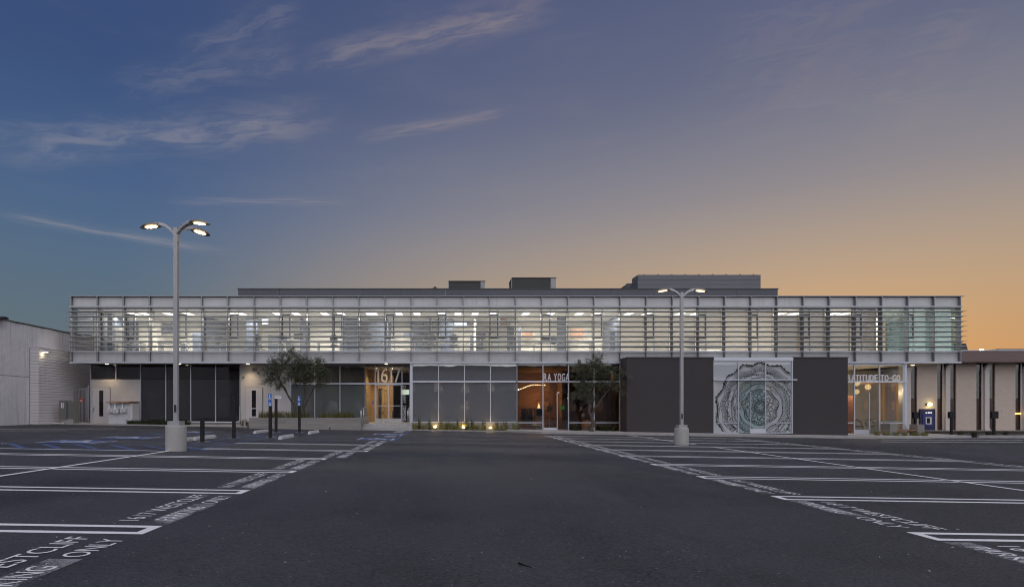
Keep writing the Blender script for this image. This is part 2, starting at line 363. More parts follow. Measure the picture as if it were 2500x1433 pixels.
# asphalt: dark binder, pale aggregate specks, worn and patched zones
def asphalt():
    m = bpy.data.materials.new('asphalt'); m.use_nodes = True; t = m.node_tree; X_.tree = t; b = t.nodes['Principled BSDF']
    c = t.nodes.new('ShaderNodeTexCoord')
    def noise(sc, det=5, stretch=None, ro=.6):
        n = t.nodes.new('ShaderNodeTexNoise'); n.inputs['Scale'].default_value = sc; n.inputs['Detail'].default_value = det; n.inputs['Roughness'].default_value = ro
        if stretch:
            q = t.nodes.new('ShaderNodeMapping'); q.inputs['Scale'].default_value = stretch; t.links.new(c.outputs['Object'], q.inputs[0]); t.links.new(q.outputs[0], n.inputs[0])
        else: t.links.new(c.outputs['Object'], n.inputs[0])
        return X_(n.outputs[0])
    big = noise(.16, 4); lanes = noise(.5, 4, (1.0, .16, 1)); mid = noise(1.3, 6); grit = noise(24, 4, ro=.8); oil = noise(.55, 5)
    vo = t.nodes.new('ShaderNodeTexVoronoi'); vo.inputs['Scale'].default_value = 27; t.links.new(c.outputs['Object'], vo.inputs['Vector'])
    sp = t.nodes.new('ShaderNodeSeparateColor'); t.links.new(vo.outputs['Color'], sp.inputs[0])
    speck = smooth(X_(sp.outputs[0]), .935, .99)*smooth(X_(vo.outputs['Distance']), .32, .15)
    vo2 = t.nodes.new('ShaderNodeTexVoronoi'); vo2.inputs['Scale'].default_value = 75; t.links.new(c.outputs['Object'], vo2.inputs['Vector'])
    sp2 = t.nodes.new('ShaderNodeSeparateColor'); t.links.new(vo2.outputs['Color'], sp2.inputs[0])
    tone = (big-.5)*1.9 + (lanes-.5)*1.5 + (mid-.5)*.7 + (grit-.5)*1.5 + (X_(sp2.outputs[0])-.5)*1.0 + 1.0 - smooth(oil, .58, .74)*.34
    mu = t.nodes.new('ShaderNodeVectorMath'); mu.operation = 'SCALE'; mu.inputs[0].default_value = (.0415, .0400, .0450); t.links.new(tone.s, mu.inputs['Scale'])
    col = mixc((speck*.42).clamp(), mu.outputs[0], (.45, .43, .41, 1)); t.links.new(col, b.inputs['Base Color'])
    ro = ((lanes-.5)*.3+(mid-.5)*.2+.70).clamp(); t.links.new(ro.s, b.inputs['Roughness']); b.inputs['Specular IOR Level'].default_value = .42
    bp = t.nodes.new('ShaderNodeBump'); bp.inputs['Strength'].default_value = .55; bp.inputs['Distance'].default_value = .008
    t.links.new((X_(sp2.outputs[0])*.5+grit).s, bp.inputs['Height']); t.links.new(bp.outputs[0], b.inputs['Normal'])
    return m
M_asphalt = asphalt()
def paint(name, col, wear, fade=0.0):           # worn paint lets the asphalt show through
    m = bpy.data.materials.new(name); m.use_nodes = True; t = m.node_tree; X_.tree = t; b = t.nodes['Principled BSDF']
    c = t.nodes.new('ShaderNodeTexCoord'); n = t.nodes.new('ShaderNodeTexNoise'); n.inputs['Scale'].default_value = 60; n.inputs['Detail'].default_value = 5; n.inputs['Roughness'].default_value = .7
    n1 = t.nodes.new('ShaderNodeTexNoise'); n1.inputs['Scale'].default_value = 2.2; n1.inputs['Detail'].default_value = 4
    t.links.new(c.outputs['Object'], n.inputs[0]); t.links.new(c.outputs['Object'], n1.inputs[0])
    b.inputs['Base Color'].default_value = (*col, 1); b.inputs['Roughness'].default_value = .75
    a = (smooth(X_(n.outputs[0])+(X_(n1.outputs[0])-.5)*.9, wear, wear+.10)*(1-fade)).clamp()
    t.links.new(a.s, b.inputs['Alpha']); return m
M_pw = paint('white_marking_paint', (.80, .79, .79), .16)
M_pt = paint('worn_lettering_paint', (.78, .77, .77), .28)
M_pf = paint('faded_overspray_paint', (.33, .33, .34), .42, .25)
M_pb = paint('blue_marking_paint', (.075, .115, .25), .34)
M_pbw = paint('white_symbol_paint', (.52, .54, .62), .34)

# ------------------------------------------------------------------ ground
g = MB()
xs = [-400, -26, 26, 400]
for i in range(3): g.add([(xs[i], -300, gz(xs[i])), (xs[i+1], -300, gz(xs[i+1])), (xs[i+1], 500, gz(xs[i+1])), (xs[i], 500, gz(xs[i]))], [(0, 1, 2, 3)])
LOT = g.build('parking_lot', M_asphalt, origin=(0, 0, 0)); tag(LOT, 'dark worn asphalt parking lot sheet', None, None, 'structure')

# ------------------------------------------------------------------ lettering
TCACHE = {}
def text_geo(s, shear=0.0):
    if (s, shear) not in TCACHE:
        cu = bpy.data.curves.new('lettering', 'FONT'); cu.body = s; cu.resolution_u = 3; cu.shear = shear
        o = bpy.data.objects.new('lettering', cu); COL.objects.link(o)
        dg = bpy.context.evaluated_depsgraph_get(); me = bpy.data.meshes.new_from_object(o.evaluated_get(dg))
        vs = [tuple(v.co) for v in me.vertices]; fs = [tuple(p.vertices) for p in me.polygons]
        bpy.data.objects.remove(o); bpy.data.curves.remove(cu); bpy.data.meshes.remove(me)
        x0 = min(v[0] for v in vs); x1 = max(v[0] for v in vs); y0 = min(v[1] for v in vs); y1 = max(v[1] for v in vs)
        TCACHE[(s, shear)] = ([((v[0]-x0)/(x1-x0), (v[1]-y0)/(y1-y0)) for v in vs], fs)
    return TCACHE[(s, shear)]
def flat_text(mb, s, fn, shear=0.0):            # fn(u,v in 0..1) -> point
    vs, fs = text_geo(s, shear); return mb.add([fn(*v) for v in vs], fs)
def solid_text(mb, s, x0, x1, z0, z1, y0, y1):  # raised letters standing in a wall plane, facing the camera
    vs, fs = text_geo(s); n = len(vs)
    fr = [(x0+(x1-x0)*a, y0, z0+(z1-z0)*b) for a, b in vs]; bk = [(x, y1, z) for x, _, z in fr]
    from collections import Counter
    ed = Counter(); dr = {}
    for f in fs:
        for i in range(len(f)):
            e = (f[i], f[(i+1) % len(f)]); ed[tuple(sorted(e))] += 1; dr[tuple(sorted(e))] = e
    sides = [(dr[k][1], dr[k][0], dr[k][0]+n, dr[k][1]+n) for k, c in ed.items() if c == 1]
    return mb.add(fr+bk, list(fs)+[tuple(i+n for i in reversed(f)) for f in fs]+sides)
TCACHE[('1', 0.0)] = ([(.52, 0), (1, 0), (1, 1), (.52, 1), (0, .70), (.52, .84), (.30, 1), (0, .84)], [(0, 1, 2, 3), (4, 5, 3, 6), (4, 6, 7)])
for w in ('1617 WESTCLIFF', 'PARKING', 'ONLY', 'breathe', 'in', 'light', 'us bank', 'NO PARKING'): text_geo(w)

# ------------------------------------------------------------------ painted markings (children of the lot)
P1, P2, P3 = .004, .008, .012
def mark(name, polys, mat, off=P1):
    m = MB()
    for p in polys: m.sheet(p, off)
    return m.build(name, mat, LOT)
def rect(x0, x1, y0, y1): return [(x0, y0), (x1, y0), (x1, y1), (x0, y1)]
LW = .095
def hairpin(xa, xb, y, side):                   # doubled stall line with a closed end on the aisle at xa
    lo, hi = sorted((xa, xb)); s = .15
    e0, e1 = (xa, xa+.10) if side > 0 else (xa-.10, xa)
    mark('stall_line', [rect(lo, hi, y-s-LW/2, y-s+LW/2), rect(lo, hi, y+s-LW/2, y+s+LW/2), rect(e0, e1, y-s+LW/2, y+s-LW/2)], M_pw)
def stall_text(y0, y1, xa, side):               # y0..y1: clear depth of the stall opening
    L = y1-y0
    for s, a, b, o0, o1 in (('1617 WESTCLIFF', .10, .93, .36, .57), ('PARKING', .12, .50, .02, .22), ('ONLY', .62, .90, .02, .22)):
        m = MB()
        if side < 0: flat_text(m, s, lambda u, v: (xa-o0-(o1-o0)*v, y0+L*(a+(b-a)*u), gz(xa-o0-(o1-o0)*v)+P2))
        else: flat_text(m, s, lambda u, v: (xa+o0+(o1-o0)*v, y1-L*(a+(b-a)*u), gz(xa+o0+(o1-o0)*v)+P2))
        m.build('painted_lettering', M_pt, LOT)
        if s == 'PARKING':
            if side < 0: mark('faded_paint_patch', [rect(xa-.25, xa+.01, y0+L*.03, y0+L*.60)], M_pf, P1)
            else: mark('faded_paint_patch', [rect(xa-.01, xa+.25, y1-L*.60, y1-L*.03)], M_pf, P1)
Lys = [3.0, 5.68, 8.3, 11.0, 13.86, 16.6, 19.4]
for i, y in enumerate(Lys):
    xa = -2.82 if y < 15 else -2.2
    hairpin(xa, -13.5 if y < 15 else -6.9, y, -1)
    if i < len(Lys)-1: stall_text(y+.2, Lys[i+1]-.2, -2.82 if y < 13 else -2.45 if y < 15 else -2.2, -1)
stall_text(19.6, 22.3, -2.2, -1)
Rys = [3.3, 5.95, 8.55, 11.15, 13.75, 16.35, 18.9, 21.4, 23.9, 26.4, 28.9]
for i, y in enumerate(Rys):
    hairpin(4.78, 14.5, y, 1)
    if i < len(Rys)-1:
        stall_text(y+.2, Rys[i+1]-.2, 4.78, 1)
        if y > 8: stall_text(y+.2, Rys[i+1]-.2, 14.5, -1)
mark('row_centre_line', [rect(-7.31, -7.21, .5, 15.5)], M_pw, P3)
mark('row_centre_line', [rect(9.52, 9.62, 1, 21.2), rect(9.52, 9.62, 22.6, 31.0)], M_pw, P3)
# far right bay
for y in (30.4, 28.0, 33.0): hairpin(22.4 if y > 29 else 20.6, 40, y, 1)
# accessible stalls: blue lines, hatching and symbols
def bar(xa, ya, xb, yb, w=.09):
    d = Vector((xb-xa, yb-ya)).normalized(); n = Vector((-d.y, d.x))*w/2
    return [(xa-n.x, ya-n.y), (xb-n.x, yb-n.y), (xb+n.x, yb+n.y), (xa+n.x, ya+n.y)]
mark('white_stall_edge', [rect(-13.5, -7.4, 15.5, 15.6)], M_pw)
mark('blue_stall_line', [rect(-13.5, -8.2, 15.75, 15.84), rect(-13.5, -8.2, 17.5, 17.59), rect(-13.5, -8.2, 20.4, 20.47), rect(-13.5, -8.2, 23.6, 23.67), rect(-13.5, -8.2, 25.2, 25.27), rect(-13.5, -8.2, 28.6, 28.67)], M_pb)
for k in range(6): mark('blue_hatch_stripe', [bar(-12.9+k*1.0, 17.45, -11.4+k*1.0, 15.9, .16)], M_pb)
for k in range(5): mark('blue_hatch_stripe', [bar(-12.6+k*1.0, 25.15, -11.3+k*1.0, 23.7, .13)], M_pb)
mark('blue_path_edge', [rect(-6.95, -6.86, 15.9, 31.5), rect(-8.15, -8.06, 17.6, 31.5)], M_pb)
for k in range(13): mark('blue_hatch_stripe', [bar(-8.05, 17.6+k*1.05, -6.96, 16.7+k*1.05, .09)], M_pb)
mark('blue_stall_line', [rect(-6.8, -2.1, 21.9, 21.98), rect(-6.8, -2.1, 24.9, 24.98), rect(-6.8, -2.1, 26.4, 26.48), rect(-6.8, -2.1, 29.4, 29.48), rect(-2.05, -1.95, 22.0, 32.3)], M_pb)
def isa(x0, x1, y0, y1):
    b = mark('accessible_symbol_field', [rect(x0, x1, y0, y1)], M_pb, P2)
    cx, cy, s = (x0+x1)/2, (y0+y1)/2, min(x1-x0, y1-y0)
    m = MB()
    for p in [rect(x0-.08, x0, y0, y1), rect(x1, x1+.08, y0, y1)]: m.sheet(p, P2)
    ring = [(cx+.02*s+.26*s*math.cos(t), cy-.06*s+.26*s*math.sin(t)) for t in [R(100+18*k) for k in range(14)]]
    for a, c in zip(ring, ring[1:]): m.sheet(bar(*a, *c, .09*s), P3)
    for a in (((cx-.04*s, cy+.36*s), (cx-.02*s, cy+.02*s)), ((cx-.02*s, cy+.02*s), (cx+.22*s, cy+.02*s)), ((cx+.22*s, cy+.02*s), (cx+.34*s, cy-.3*s)), ((cx-.03*s, cy+.18*s), (cx+.17*s, cy+.18*s))):
        m.sheet(bar(*a[0], *a[1], .09*s), P3)
    m.sheet([(cx-.04*s+.09*s*math.cos(R(k*40)), cy+.43*s+.09*s*math.sin(R(k*40))) for k in range(9)], P3)
    m.build('accessible_symbol', M_pbw, LOT)
isa(-12.5, -10.9, 18.0, 19.5); isa(-12.3, -10.8, 20.8, 22.2); isa(-12.3, -10.9, 26.0, 27.5)
isa(-3.35, -2.15, 22.5, 24.0); isa(-3.3, -2.15, 26.9, 28.3)
for y0 in (24.95, 29.5, 31.0):
    m = MB(); flat_text(m, 'NO PARKING', lambda u, v: (-2.2-.5*v, y0+.1+1.15*u, gz(-2.2-.5*v)+P2)); m.build('painted_lettering', M_pt, LOT)
m = MB(); flat_text(m, 'NO PARKING', lambda u, v: (-12.9-.4*v, 15.9+1.5*u, gz(-12.9-.4*v)+P2)); m.build('painted_lettering', M_pt, LOT)
# left lot entrance stripes
mark('stall_line', [bar(-21.5, 24.0, -17.0, 26.5, .12)], M_pw); mark('stall_line', [bar(-21.8, 26.0, -16.5, 29.5, .12)], M_pw)
mark('stall_line', [bar(-21.0, 21.5, -18.5, 22.6, .3)], M_pf)

# ------------------------------------------------------------------ office building: upper storey
YF, YP, YG, YR, YS = 34.40, 34.58, 34.72, 36.0, 34.75       # fin fronts, panel face, upper glass, recessed wall, shop glass
MOD, NM = 1.524, 34
BX0 = PX(172, YF); BX1 = BX0+MOD*NM
FZ0, FZ1 = 3.93, 7.80
B = empty('office_building', (BX0+26, YF, 0), 'long two storey office building with grey louvred glass upper floor above shops', 'building')
GL0, GL1 = 4.64, 7.14
def modx(k): return BX0+MOD*k
fin = MB().box(-.02, .02, YF, YG+.02, FZ0, FZ1).mesh('fin', M_fin)
for k in range(NM+1): link('fin', fin, (modx(k), 0, 0), B)
fl = MB().box(-.027, -.021, YF-.006, YF+.05, FZ0, FZ1).mesh('fin_flange', M_trim)
for k in range(NM+1): link('fin_flange', fl, (modx(k)+.046, 0, 0), B)
ptop = MB().box(.024, MOD-.024, YP, YP+.06, 7.26, 7.775).mesh('spandrel_panel', M_panel)
pbot = MB().box(.024, MOD-.024, YP, YP+.06, 4.02, 4.52).mesh('spandrel_panel', M_panel)
for k in range(NM):
    link('spandrel_panel', ptop, (modx(k), 0, 0), B); link('spandrel_panel', pbot, (modx(k), 0, 0), B)
box('roof_edge_cap', M_blade, B, BX0-.02, BX1+.24, YF-.02, YF+.5, FZ1+.002, FZ1+.028)
box('bottom_channel', M_trim, B, BX0-.03, BX1+.03, YF-.03, YF-.004, 3.91, 3.985)
box('ledge_beam', M_blade, B, BX0-.02, BX1+.02, YF-.10, YF-.008, 7.15, 7.22)
box('ledge_beam', M_blade, B, BX0-.02, BX1+.02, YF-.10, YF-.008, 4.555, 4.60)
hd = MB().box(.026, MOD-.026, YP+.02, YP+.14, 7.10, 7.235).mesh('window_head', M_fin)
sl = MB().box(.026, MOD-.026, YP+.02, YP+.14, 4.54, 4.645).mesh('window_sill', M_trim)
for k in range(NM):
    link('window_head', hd, (modx(k), 0, 0), B); link('window_sill', sl, (modx(k), 0, 0), B)
# louvre blades: tilted aluminium slats, one length per bay
bl = MB().hexa([(.004, YF-.22, .050), (MOD-.004, YF-.22, .050), (MOD-.004, YF-.012, -.014), (.004, YF-.012, -.014),
                (.004, YF-.22, .072), (MOD-.004, YF-.22, .072), (MOD-.004, YF-.012, .010), (.004, YF-.012, .010)]).mesh('louver_blade', M_blade)
BZ = [PZ(v, YF-.2) for v in (759.2, 771.4, 783.8, 796, 808, 820.2, 832.3, 844.6)]
for k in range(NM):
    for z in BZ: link('louver_blade', bl, (modx(k), 0, z-.06), B)
bs = MB().add([(-.20, YF-.21, .058), (-.024, YF-.006, .058), (-.024, YF+3.0, .058), (-.20, YF+3.0, .058), (-.20, YF-.21, .070), (-.024, YF-.006, .070), (-.024, YF+3.0, .070), (-.20, YF+3.0, .070)],
              [(0,3,2,1), (4,5,6,7), (0,1,5,4), (1,2,6,5), (2,3,7,6), (3,0,4,7)]).mesh('end_louver_blade', M_blade)
bs2 = MB().add([(.024, YF-.006, .058), (.20, YF-.21, .058), (.20, YF+3.0, .058), (.024, YF+3.0, .058), (.024, YF-.006, .070), (.20, YF-.21, .070), (.20, YF+3.0, .070), (.024, YF+3.0, .070)],
              [(0,3,2,1), (4,5,6,7), (0,1,5,4), (1,2,6,5), (2,3,7,6), (3,0,4,7)]).mesh('end_louver_blade', M_blade)
for z in BZ: link('end_louver_blade', bs, (BX0, 0, z-.06), B); link('end_louver_blade', bs2, (BX1, 0, z-.06), B)
# glazing of the upper floor
pane = MB().box(.03, MOD-.03, YG, YG+.012, GL0, GL1-.03)
me_clear = pane.mesh('window_pane', M_clear); me_cor = pane.mesh('window_pane', M_corner)
for k in range(NM):
    link('window_pane', me_cor if k >= 31 else me_clear, (modx(k), 0, 0), B)
    if k % 2 == 0 and k >= 2:
        cs = empty('casement', (modx(k), YG, GL0)); cs.parent = B; cs.location = Vector((modx(k), YG, GL0))-B.location
        box('mullion', M_mull, cs, modx(k)+.53, modx(k)+.57, YG-.05, YG-.004, GL0, GL1-.04)
        z0, z1 = PZ(826, YG), PZ(768, YG)
        fr = MB()
        fr.box(modx(k)+.04, modx(k)+.52, YG-.04, YG-.006, z0, z0+.05); fr.box(modx(k)+.04, modx(k)+.52, YG-.04, YG-.006, z1-.05, z1)
        fr.box(modx(k)+.04, modx(k)+.085, YG-.04, YG-.006, z0+.05, z1-.05); fr.box(modx(k)+.475, modx(k)+.52, YG-.04, YG-.006, z0+.05, z1-.05)
        fr.build('casement_frame', M_darkfr, cs)
for xe in (BX0+.03, BX1-.042):
    yy = 34.80
    for j in range(3 if xe > 0 else 1):
        box('window_pane', M_clear if xe < 0 else M_tealsky, B, xe, xe+.012, yy, yy+1.75, GL0, GL1-.03); yy += 1.78
        box('corner_mullion', M_fin, B, xe-.02, xe+.03, yy-.025, yy+.02, GL0, GL1-.03); yy += .025
# slabs, roof and interior shell
box('floor_slab', M_soffit, B, BX0+.03, BX1-.03, YP+.07, 48, 3.95, 4.53)
box('office_floor', M_desk, B, BX0+.06, BX1-.06, YG+.1, 41.3, 4.54, 4.60)
box('roof_slab', M_parapet, B, BX0+.03, BX1-.03, YP+.07, 48, 7.26, 7.76)
box('office_ceiling', M_ceil, B, BX0+.06, BX1-.06, YG+.06, 41.3, 7.12, 7.18)
box('office_back_wall', M_cream, B, PX(240, 40.5), BX1-7.5, 40.5, 40.7, 4.61, 7.11)
box('office_end_wall', M_cream, B, BX0+.03, BX0+.15, 36.65, 48, 4.54, 7.2)
box('office_end_wall', M_cream, B, BX1-.15, BX1-.03, 40.5, 48, 4.54, 7.2)
box('corner_column', M_slate, B, BX0+1.0, BX0+1.3, 36.4, 36.7, 4.61, 7.11)
rnd = random.Random(5)
for u, y in ((247, 36.2), (372, 38), (500, 37), (620, 39), (735, 38.2), (838, 37.2), (945, 38.5), (1050, 37.4), (1160, 38.2), (1262, 37), (1388, 37.4), (1515, 36.6), (1640, 39), (1900, 37), (2150, 36.6)):
    x = PX(u, y)
    box('office_partition', rnd.choice((M_cream, M_cream, M_slate)), B, x-.06, x+.06, y, 40.49, 4.61, 7.11)
for u0, u1, y in ((246, 300, 37.5), (470, 498, 38.4), (600, 628, 38.2), (655, 700, 39.6), (838, 872, 38.4), (900, 940, 38.6), (1005, 1035, 39.5), (1075, 1108, 38.6), (1148, 1180, 39.6), (1238, 1272, 38.0), (1360, 1387, 37.8), (1488, 1512, 37.6)):
    z1 = rnd.choice((7.1, 7.1, 6.5, 6.2))
    box('wall_panel', M_slate if u0 != 246 else M_cream, B, PX(u0, y), PX(u1, y), y, y+.1, 4.61, z1)
for u0, u1, v0, v1, y in ((1222, 1238, 776, 800, 37), (640, 655, 776, 792, 38), (1275, 1300, 810, 825, 39.6), (1392, 1424, 803, 826, 39.4), (395, 425, 790, 815, 39), (985, 1010, 808, 825, 39), (1110, 1140, 786, 800, 38)):
    box('pin_board', M_slate if u0 < 1200 else M_copper, B, PX(u0, y), PX(u1, y), y, y+.04, PZ(v1, y), PZ(v0, y))
# recessed troffers
for u in (325, 352, 410, 458, 566, 588, 676, 722, 792, 832, 912, 902, 974, 1018, 1078, 1118, 1160, 1203, 1284, 1345, 1415, 1456, 1536, 1580, 1662, 1700, 1905, 1942, 2036, 2064):
    x = PX(u, 36.4); L = box('ceiling_light', M_office_light, B, x-.19, x+.19, 35.75, 36.95, 7.098, 7.119)
for u in range(300, 2150, 165):
    x = PX(u, 37.6); cl_ = box('ceiling_light', M_office_light, B, x-.12, x+.12, 37.4, 37.8, 7.098, 7.119)
    l = bpy.data.lights.new('office_fill_lamp', 'AREA'); l.shape = 'RECTANGLE'; l.size = 1.6; l.size_y = .5; l.energy = 250; l.color = (1, .955, .88)  # area fill added to brighten the office beyond the fixtures' own glow
    lo = bpy.data.objects.new('office_fill_lamp', l); COL.objects.link(lo); lo.parent = cl_; lo.location = (0, 0, -.03)
for u in (2165, 2235, 2300):
    x = PX(u, 37.5); box('ceiling_light', M_office_light, B, x-.10, x+.10, 37.3, 37.7, 7.10, 7.119)
# roller shades drawn behind some panes
for k in range(21, 31):
    if k in (24,): zz = 4.7
    else: zz = 4.62
    z1 = 7.08 if k not in (21, 22, 23, 27, 29) else 6.72
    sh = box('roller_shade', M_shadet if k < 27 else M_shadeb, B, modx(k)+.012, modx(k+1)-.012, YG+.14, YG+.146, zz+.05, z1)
    box('shade_tube', M_trim, sh, modx(k)+.05, modx(k+1)-.05, YG+.12, YG+.17, z1, z1+.05)

# roof pieces
yP = 37.0
px0, px1 = PX(581, yP), PX(1899, yP); zt = PZ(706.5, yP)
n = 13; w = (px1-px0)/n
for i in range(n): box('parapet_panel', M_parapet, B, px0+i*w+.006, px0+(i+1)*w-.006, yP, yP+.15, 7.6, zt)
box('parapet_coping', M_coping, B, px0-.03, px1+.03, yP-.04, yP+.2, zt+.002, zt+.06)
def screen(u0, u1, v0, y, d, name, mat):
    x0, x1, z1 = PX(u0, y), PX(u1, y), PZ(v0, y); z0 = 7.7; nb = 8; h = (z1-z0)/nb
    e = empty(name, ((x0+x1)/2, y, z0)); e.parent = B; e.location = e.location-B.location
    for i in range(nb): box('screen_panel', mat, e, x0, x1, y, y+.05, z0+h*i+.012, z0+h*(i+1)); box('screen_panel', mat, e, x0, x0+.05, y+.052, y+d, z0+h*i+.012, z0+h*(i+1))
    box('screen_core', M_parapet, e, x0+.055, x1-.01, y+.055, y+d, z0, z1-.05)
    for i in range(9): box('cap_clip', M_parapet, e, x0+(x1-x0)*(i+.5)/9-.05, x0+(x1-x0)*(i+.5)/9+.05, y+.01, y+.06, z1+.002, z1+.05)
screen(1557, 1857, 671, 41.5, 1.3, 'mechanical_screen', M_mech)
screen(1530, 1552, 693.5, 43.2, 1.5, 'mechanical_screen', M_mech)
def hvac(u0, u1, v0, y, label):
    x0, x1, z1 = PX(u0, y), PX(u1, y), PZ(v0, y); z0 = 7.77
    e = empty('rooftop_air_unit', ((x0+x1)/2, y, z0), label, 'air unit', 'air units on the office roof')
    b = x0+(x1-x0)*.88
    box('housing', M_hvac, e, x0+.03, b, y, y+1.8, z0, z1-.03); box('end_cap', M_mech2, e, b+.003, x1, y-.03, y+1.85, z0, z1-.031)
    box('lid', M_hvac, e, x0, x1+.03, y-.06, y+1.9, z1-.028, z1); box('corner_post', M_mech2, e, x0-.02, x0+.027, y-.02, y+.05, z0, z1-.03)
    pf = MB(); pf.tube([(b+.05, y-.06, z0+.1), (b+.15, y-.1, z0+.35), (b+.1, y-.06, z0+.6)], .03); pf.build('pipe', M_black, e)
    gr = MB()
    for i in range(5): gr.box(x0+(x1-x0)*.25, b-.05, y-.012, y-.002, z0+.15+i*.09, z0+.20+i*.09)
    gr.build('grille', M_black, e)
hvac(1095, 1184, 686, 40.5, 'lower grey rooftop air unit left of the taller one')
hvac(1249, 1357, 678, 40.0, 'taller grey rooftop air unit nearer the big metal screen')
vp = MB().cyl(PX(1062, 39), 39, 7.77, PZ(700, 39), .05).box(PX(1056, 39), PX(1068, 39), 38.9, 39.1, PZ(705, 39), PZ(703.5, 39)); vp.build('roof_vent_pipe', M_black, B)

# ------------------------------------------------------------------ ground floor
FL = .40                                                      # entrance floor level
def door(parent, x0, x1, z0, z1, y, slot):                    # flush service door with a narrow glazed slot
    d = box('door', M_door, parent, x0, x1, y-.05, y, z0, z1)
    box('door_frame', M_darkfr, d, x0-.015, x1+.015, y-.028, y-.004, z0-.01, z1+.014)
    box('door_glass', M_tint, d, slot[0], slot[1], y-.056, y-.052, slot[2], slot[3])
    return d
# left: service bay
zs = PZ(926, YR)
svx0, svx1 = PX(222, YR), PX(342, YR)
box('stucco_wall', M_stucco, B, svx0, svx1, YR, YR+.2, .1, zs)
for a, b in ((222, 282.5), (284.5, 342)): box('transom_pane', M_tint, B, PX(a, YR)+.02, PX(b, YR), YR+.04, YR+.05, zs+.03, 3.948)
box('mullion', M_mull, B, PX(283.5, YR)-.025, PX(283.5, YR)+.025, YR-.03, YR+.03, zs, 3.948)
box('corner_trim', M_mull, B, svx0-.04, svx0-.002, YR-.03, YR+.2, .2, 3.948)
d1 = door(B, PX(226.5, YR), PX(269, YR), .40, PZ(946, YR), YR-.002, (PX(243.5, YR), PX(253.5, YR), PZ(1016, YR), PZ(953, YR)))
box('door_handle', M_steel, d1, PX(229, YR), PX(231.5, YR), YR-.085, YR-.053, PZ(1003, YR), PZ(995, YR))
box('building_side_wall', M_stucco, B, svx0-.0, svx0+.2, YR+.22, 48, 0, 3.94)
# four tall dark panes
us = [343.5, 405, 466, 526.5, 586.5]
for a, b in zip(us, us[1:]):
    box('dark_pane', M_tint, B, PX(a, YR)+.03, PX(b, YR)-.03, YR+.03, YR+.042, PZ(926, YR)+.012, 3.948)
    box('dark_pane', M_tint2, B, PX(a, YR)+.03, PX(b, YR)-.03, YR+.03, YR+.042, .50, PZ(926, YR)-.012)
for a in us: box('mullion', M_mull, B, PX(a, YR)-.022, PX(a, YR)+.022, YR-.04, YR+.028, .46, 3.948)
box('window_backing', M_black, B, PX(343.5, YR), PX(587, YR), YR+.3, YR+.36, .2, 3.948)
sill = MB(); sill.tube([(PX(440, YR), YR-.06, .47), (PX(578, YR), YR-.06, .44), (PX(584.5, YR), YR-.06, .50), (PX(586.5, YR), YR-.06, .62), (PX(586.8, YR), YR-.06, 1.4)], .035); sill.build('sill_trim', M_trim, B)
box('base_kerb', M_conc, B, PX(343, YR), PX(587, YR), YR-.04, YR+.2, 0, .455)
# stucco bay with the second door
box('stucco_wall', M_stucco, B, PX(588, YR), PX(711, YR), YR, YR+.2, .1, 3.948)
d2 = door(B, PX(600, YR), PX(641, YR), .40, PZ(946, YR), YR-.002, (PX(615.5, YR), PX(625.5, YR), PZ(1016, YR), PZ(953, YR)))
box('push_bar', M_steel, d2, PX(615.5, YR), PX(625.5, YR), YR-.066, YR-.058, PZ(998, YR), PZ(996, YR))
box('door_handle', M_steel, d2, PX(637, YR), PX(639, YR), YR-.085, YR-.053, PZ(1003, YR), PZ(995, YR))
vt = box('wall_vent', M_darkfr, B, PX(616, YR), PX(627.5, YR), YR-.012, YR-.002, PZ(906, YR), PZ(897, YR))
for i in range(4): box('vent_slat', M_stucco, vt, PX(616.5, YR), PX(627, YR), YR-.024, YR-.013, PZ(905.2-i*2.3, YR), PZ(904.2-i*2.3, YR))
box('wall_sensor', M_darkfr, B, PX(592.5, YR), PX(597, YR), YR-.08, YR-.002, PZ(922, YR), PZ(920, YR))
MB().sphere((PX(631.5, YR), YR-.09, PZ(910.5, YR)), .05).build('security_camera', M_black, B)
pnl = box('wall_panel', M_door, B, PX(664, YR), PX(708, YR), YR-.03, YR-.002, .55, PZ(952, YR))
# lobby glazing
def storefront(us, Y, z0, zh, z1, mats, mw=.055, top=None, base=True):
    for i, (a, b) in enumerate(zip(us, us[1:])):
        ml, mt = mats[i]
        if mt: box('window_pane', mt, B, PX(a, Y)+mw/2+.003, PX(b, Y)-mw/2-.003, Y+.03, Y+.042, zh+.035, z1-.06)
        if ml: box('window_pane', ml, B, PX(a, Y)+mw/2+.003, PX(b, Y)-mw/2-.003, Y+.03, Y+.042, z0+.05, zh-.035)
    for a in us: box('mullion', M_mull, B, PX(a, Y)-mw/2, PX(a, Y)+mw/2, Y-.03, Y+.06, z0, z1)
    xa, xb = PX(us[0], Y)+mw/2+.002, PX(us[-1], Y)-mw/2-.002
    box('head_rail', M_mull, B, xa, xb, Y-.026, Y+.056, z1-.057, z1-.003)
    if base: box('sill_rail', M_mull, B, xa, xb, Y-.026, Y+.056, z0, z0+.045)
    box('transom_rail', M_trim, B, PX(us[0], Y)-.06, PX(us[-1], Y)+.02, Y-.10, Y-.034, zh-.055, zh+.03)
Zh = PZ(936, YR)
storefront([710, 768.5, 830, 891.5], YR, .55, Zh, 3.945, [(M_frostgreen, M_shop)]*3)
box('lobby_back_wall', M_stucco, B, PX(711, YR), PX(890, YR), YR+.9, YR+1.0, .2, 3.94)
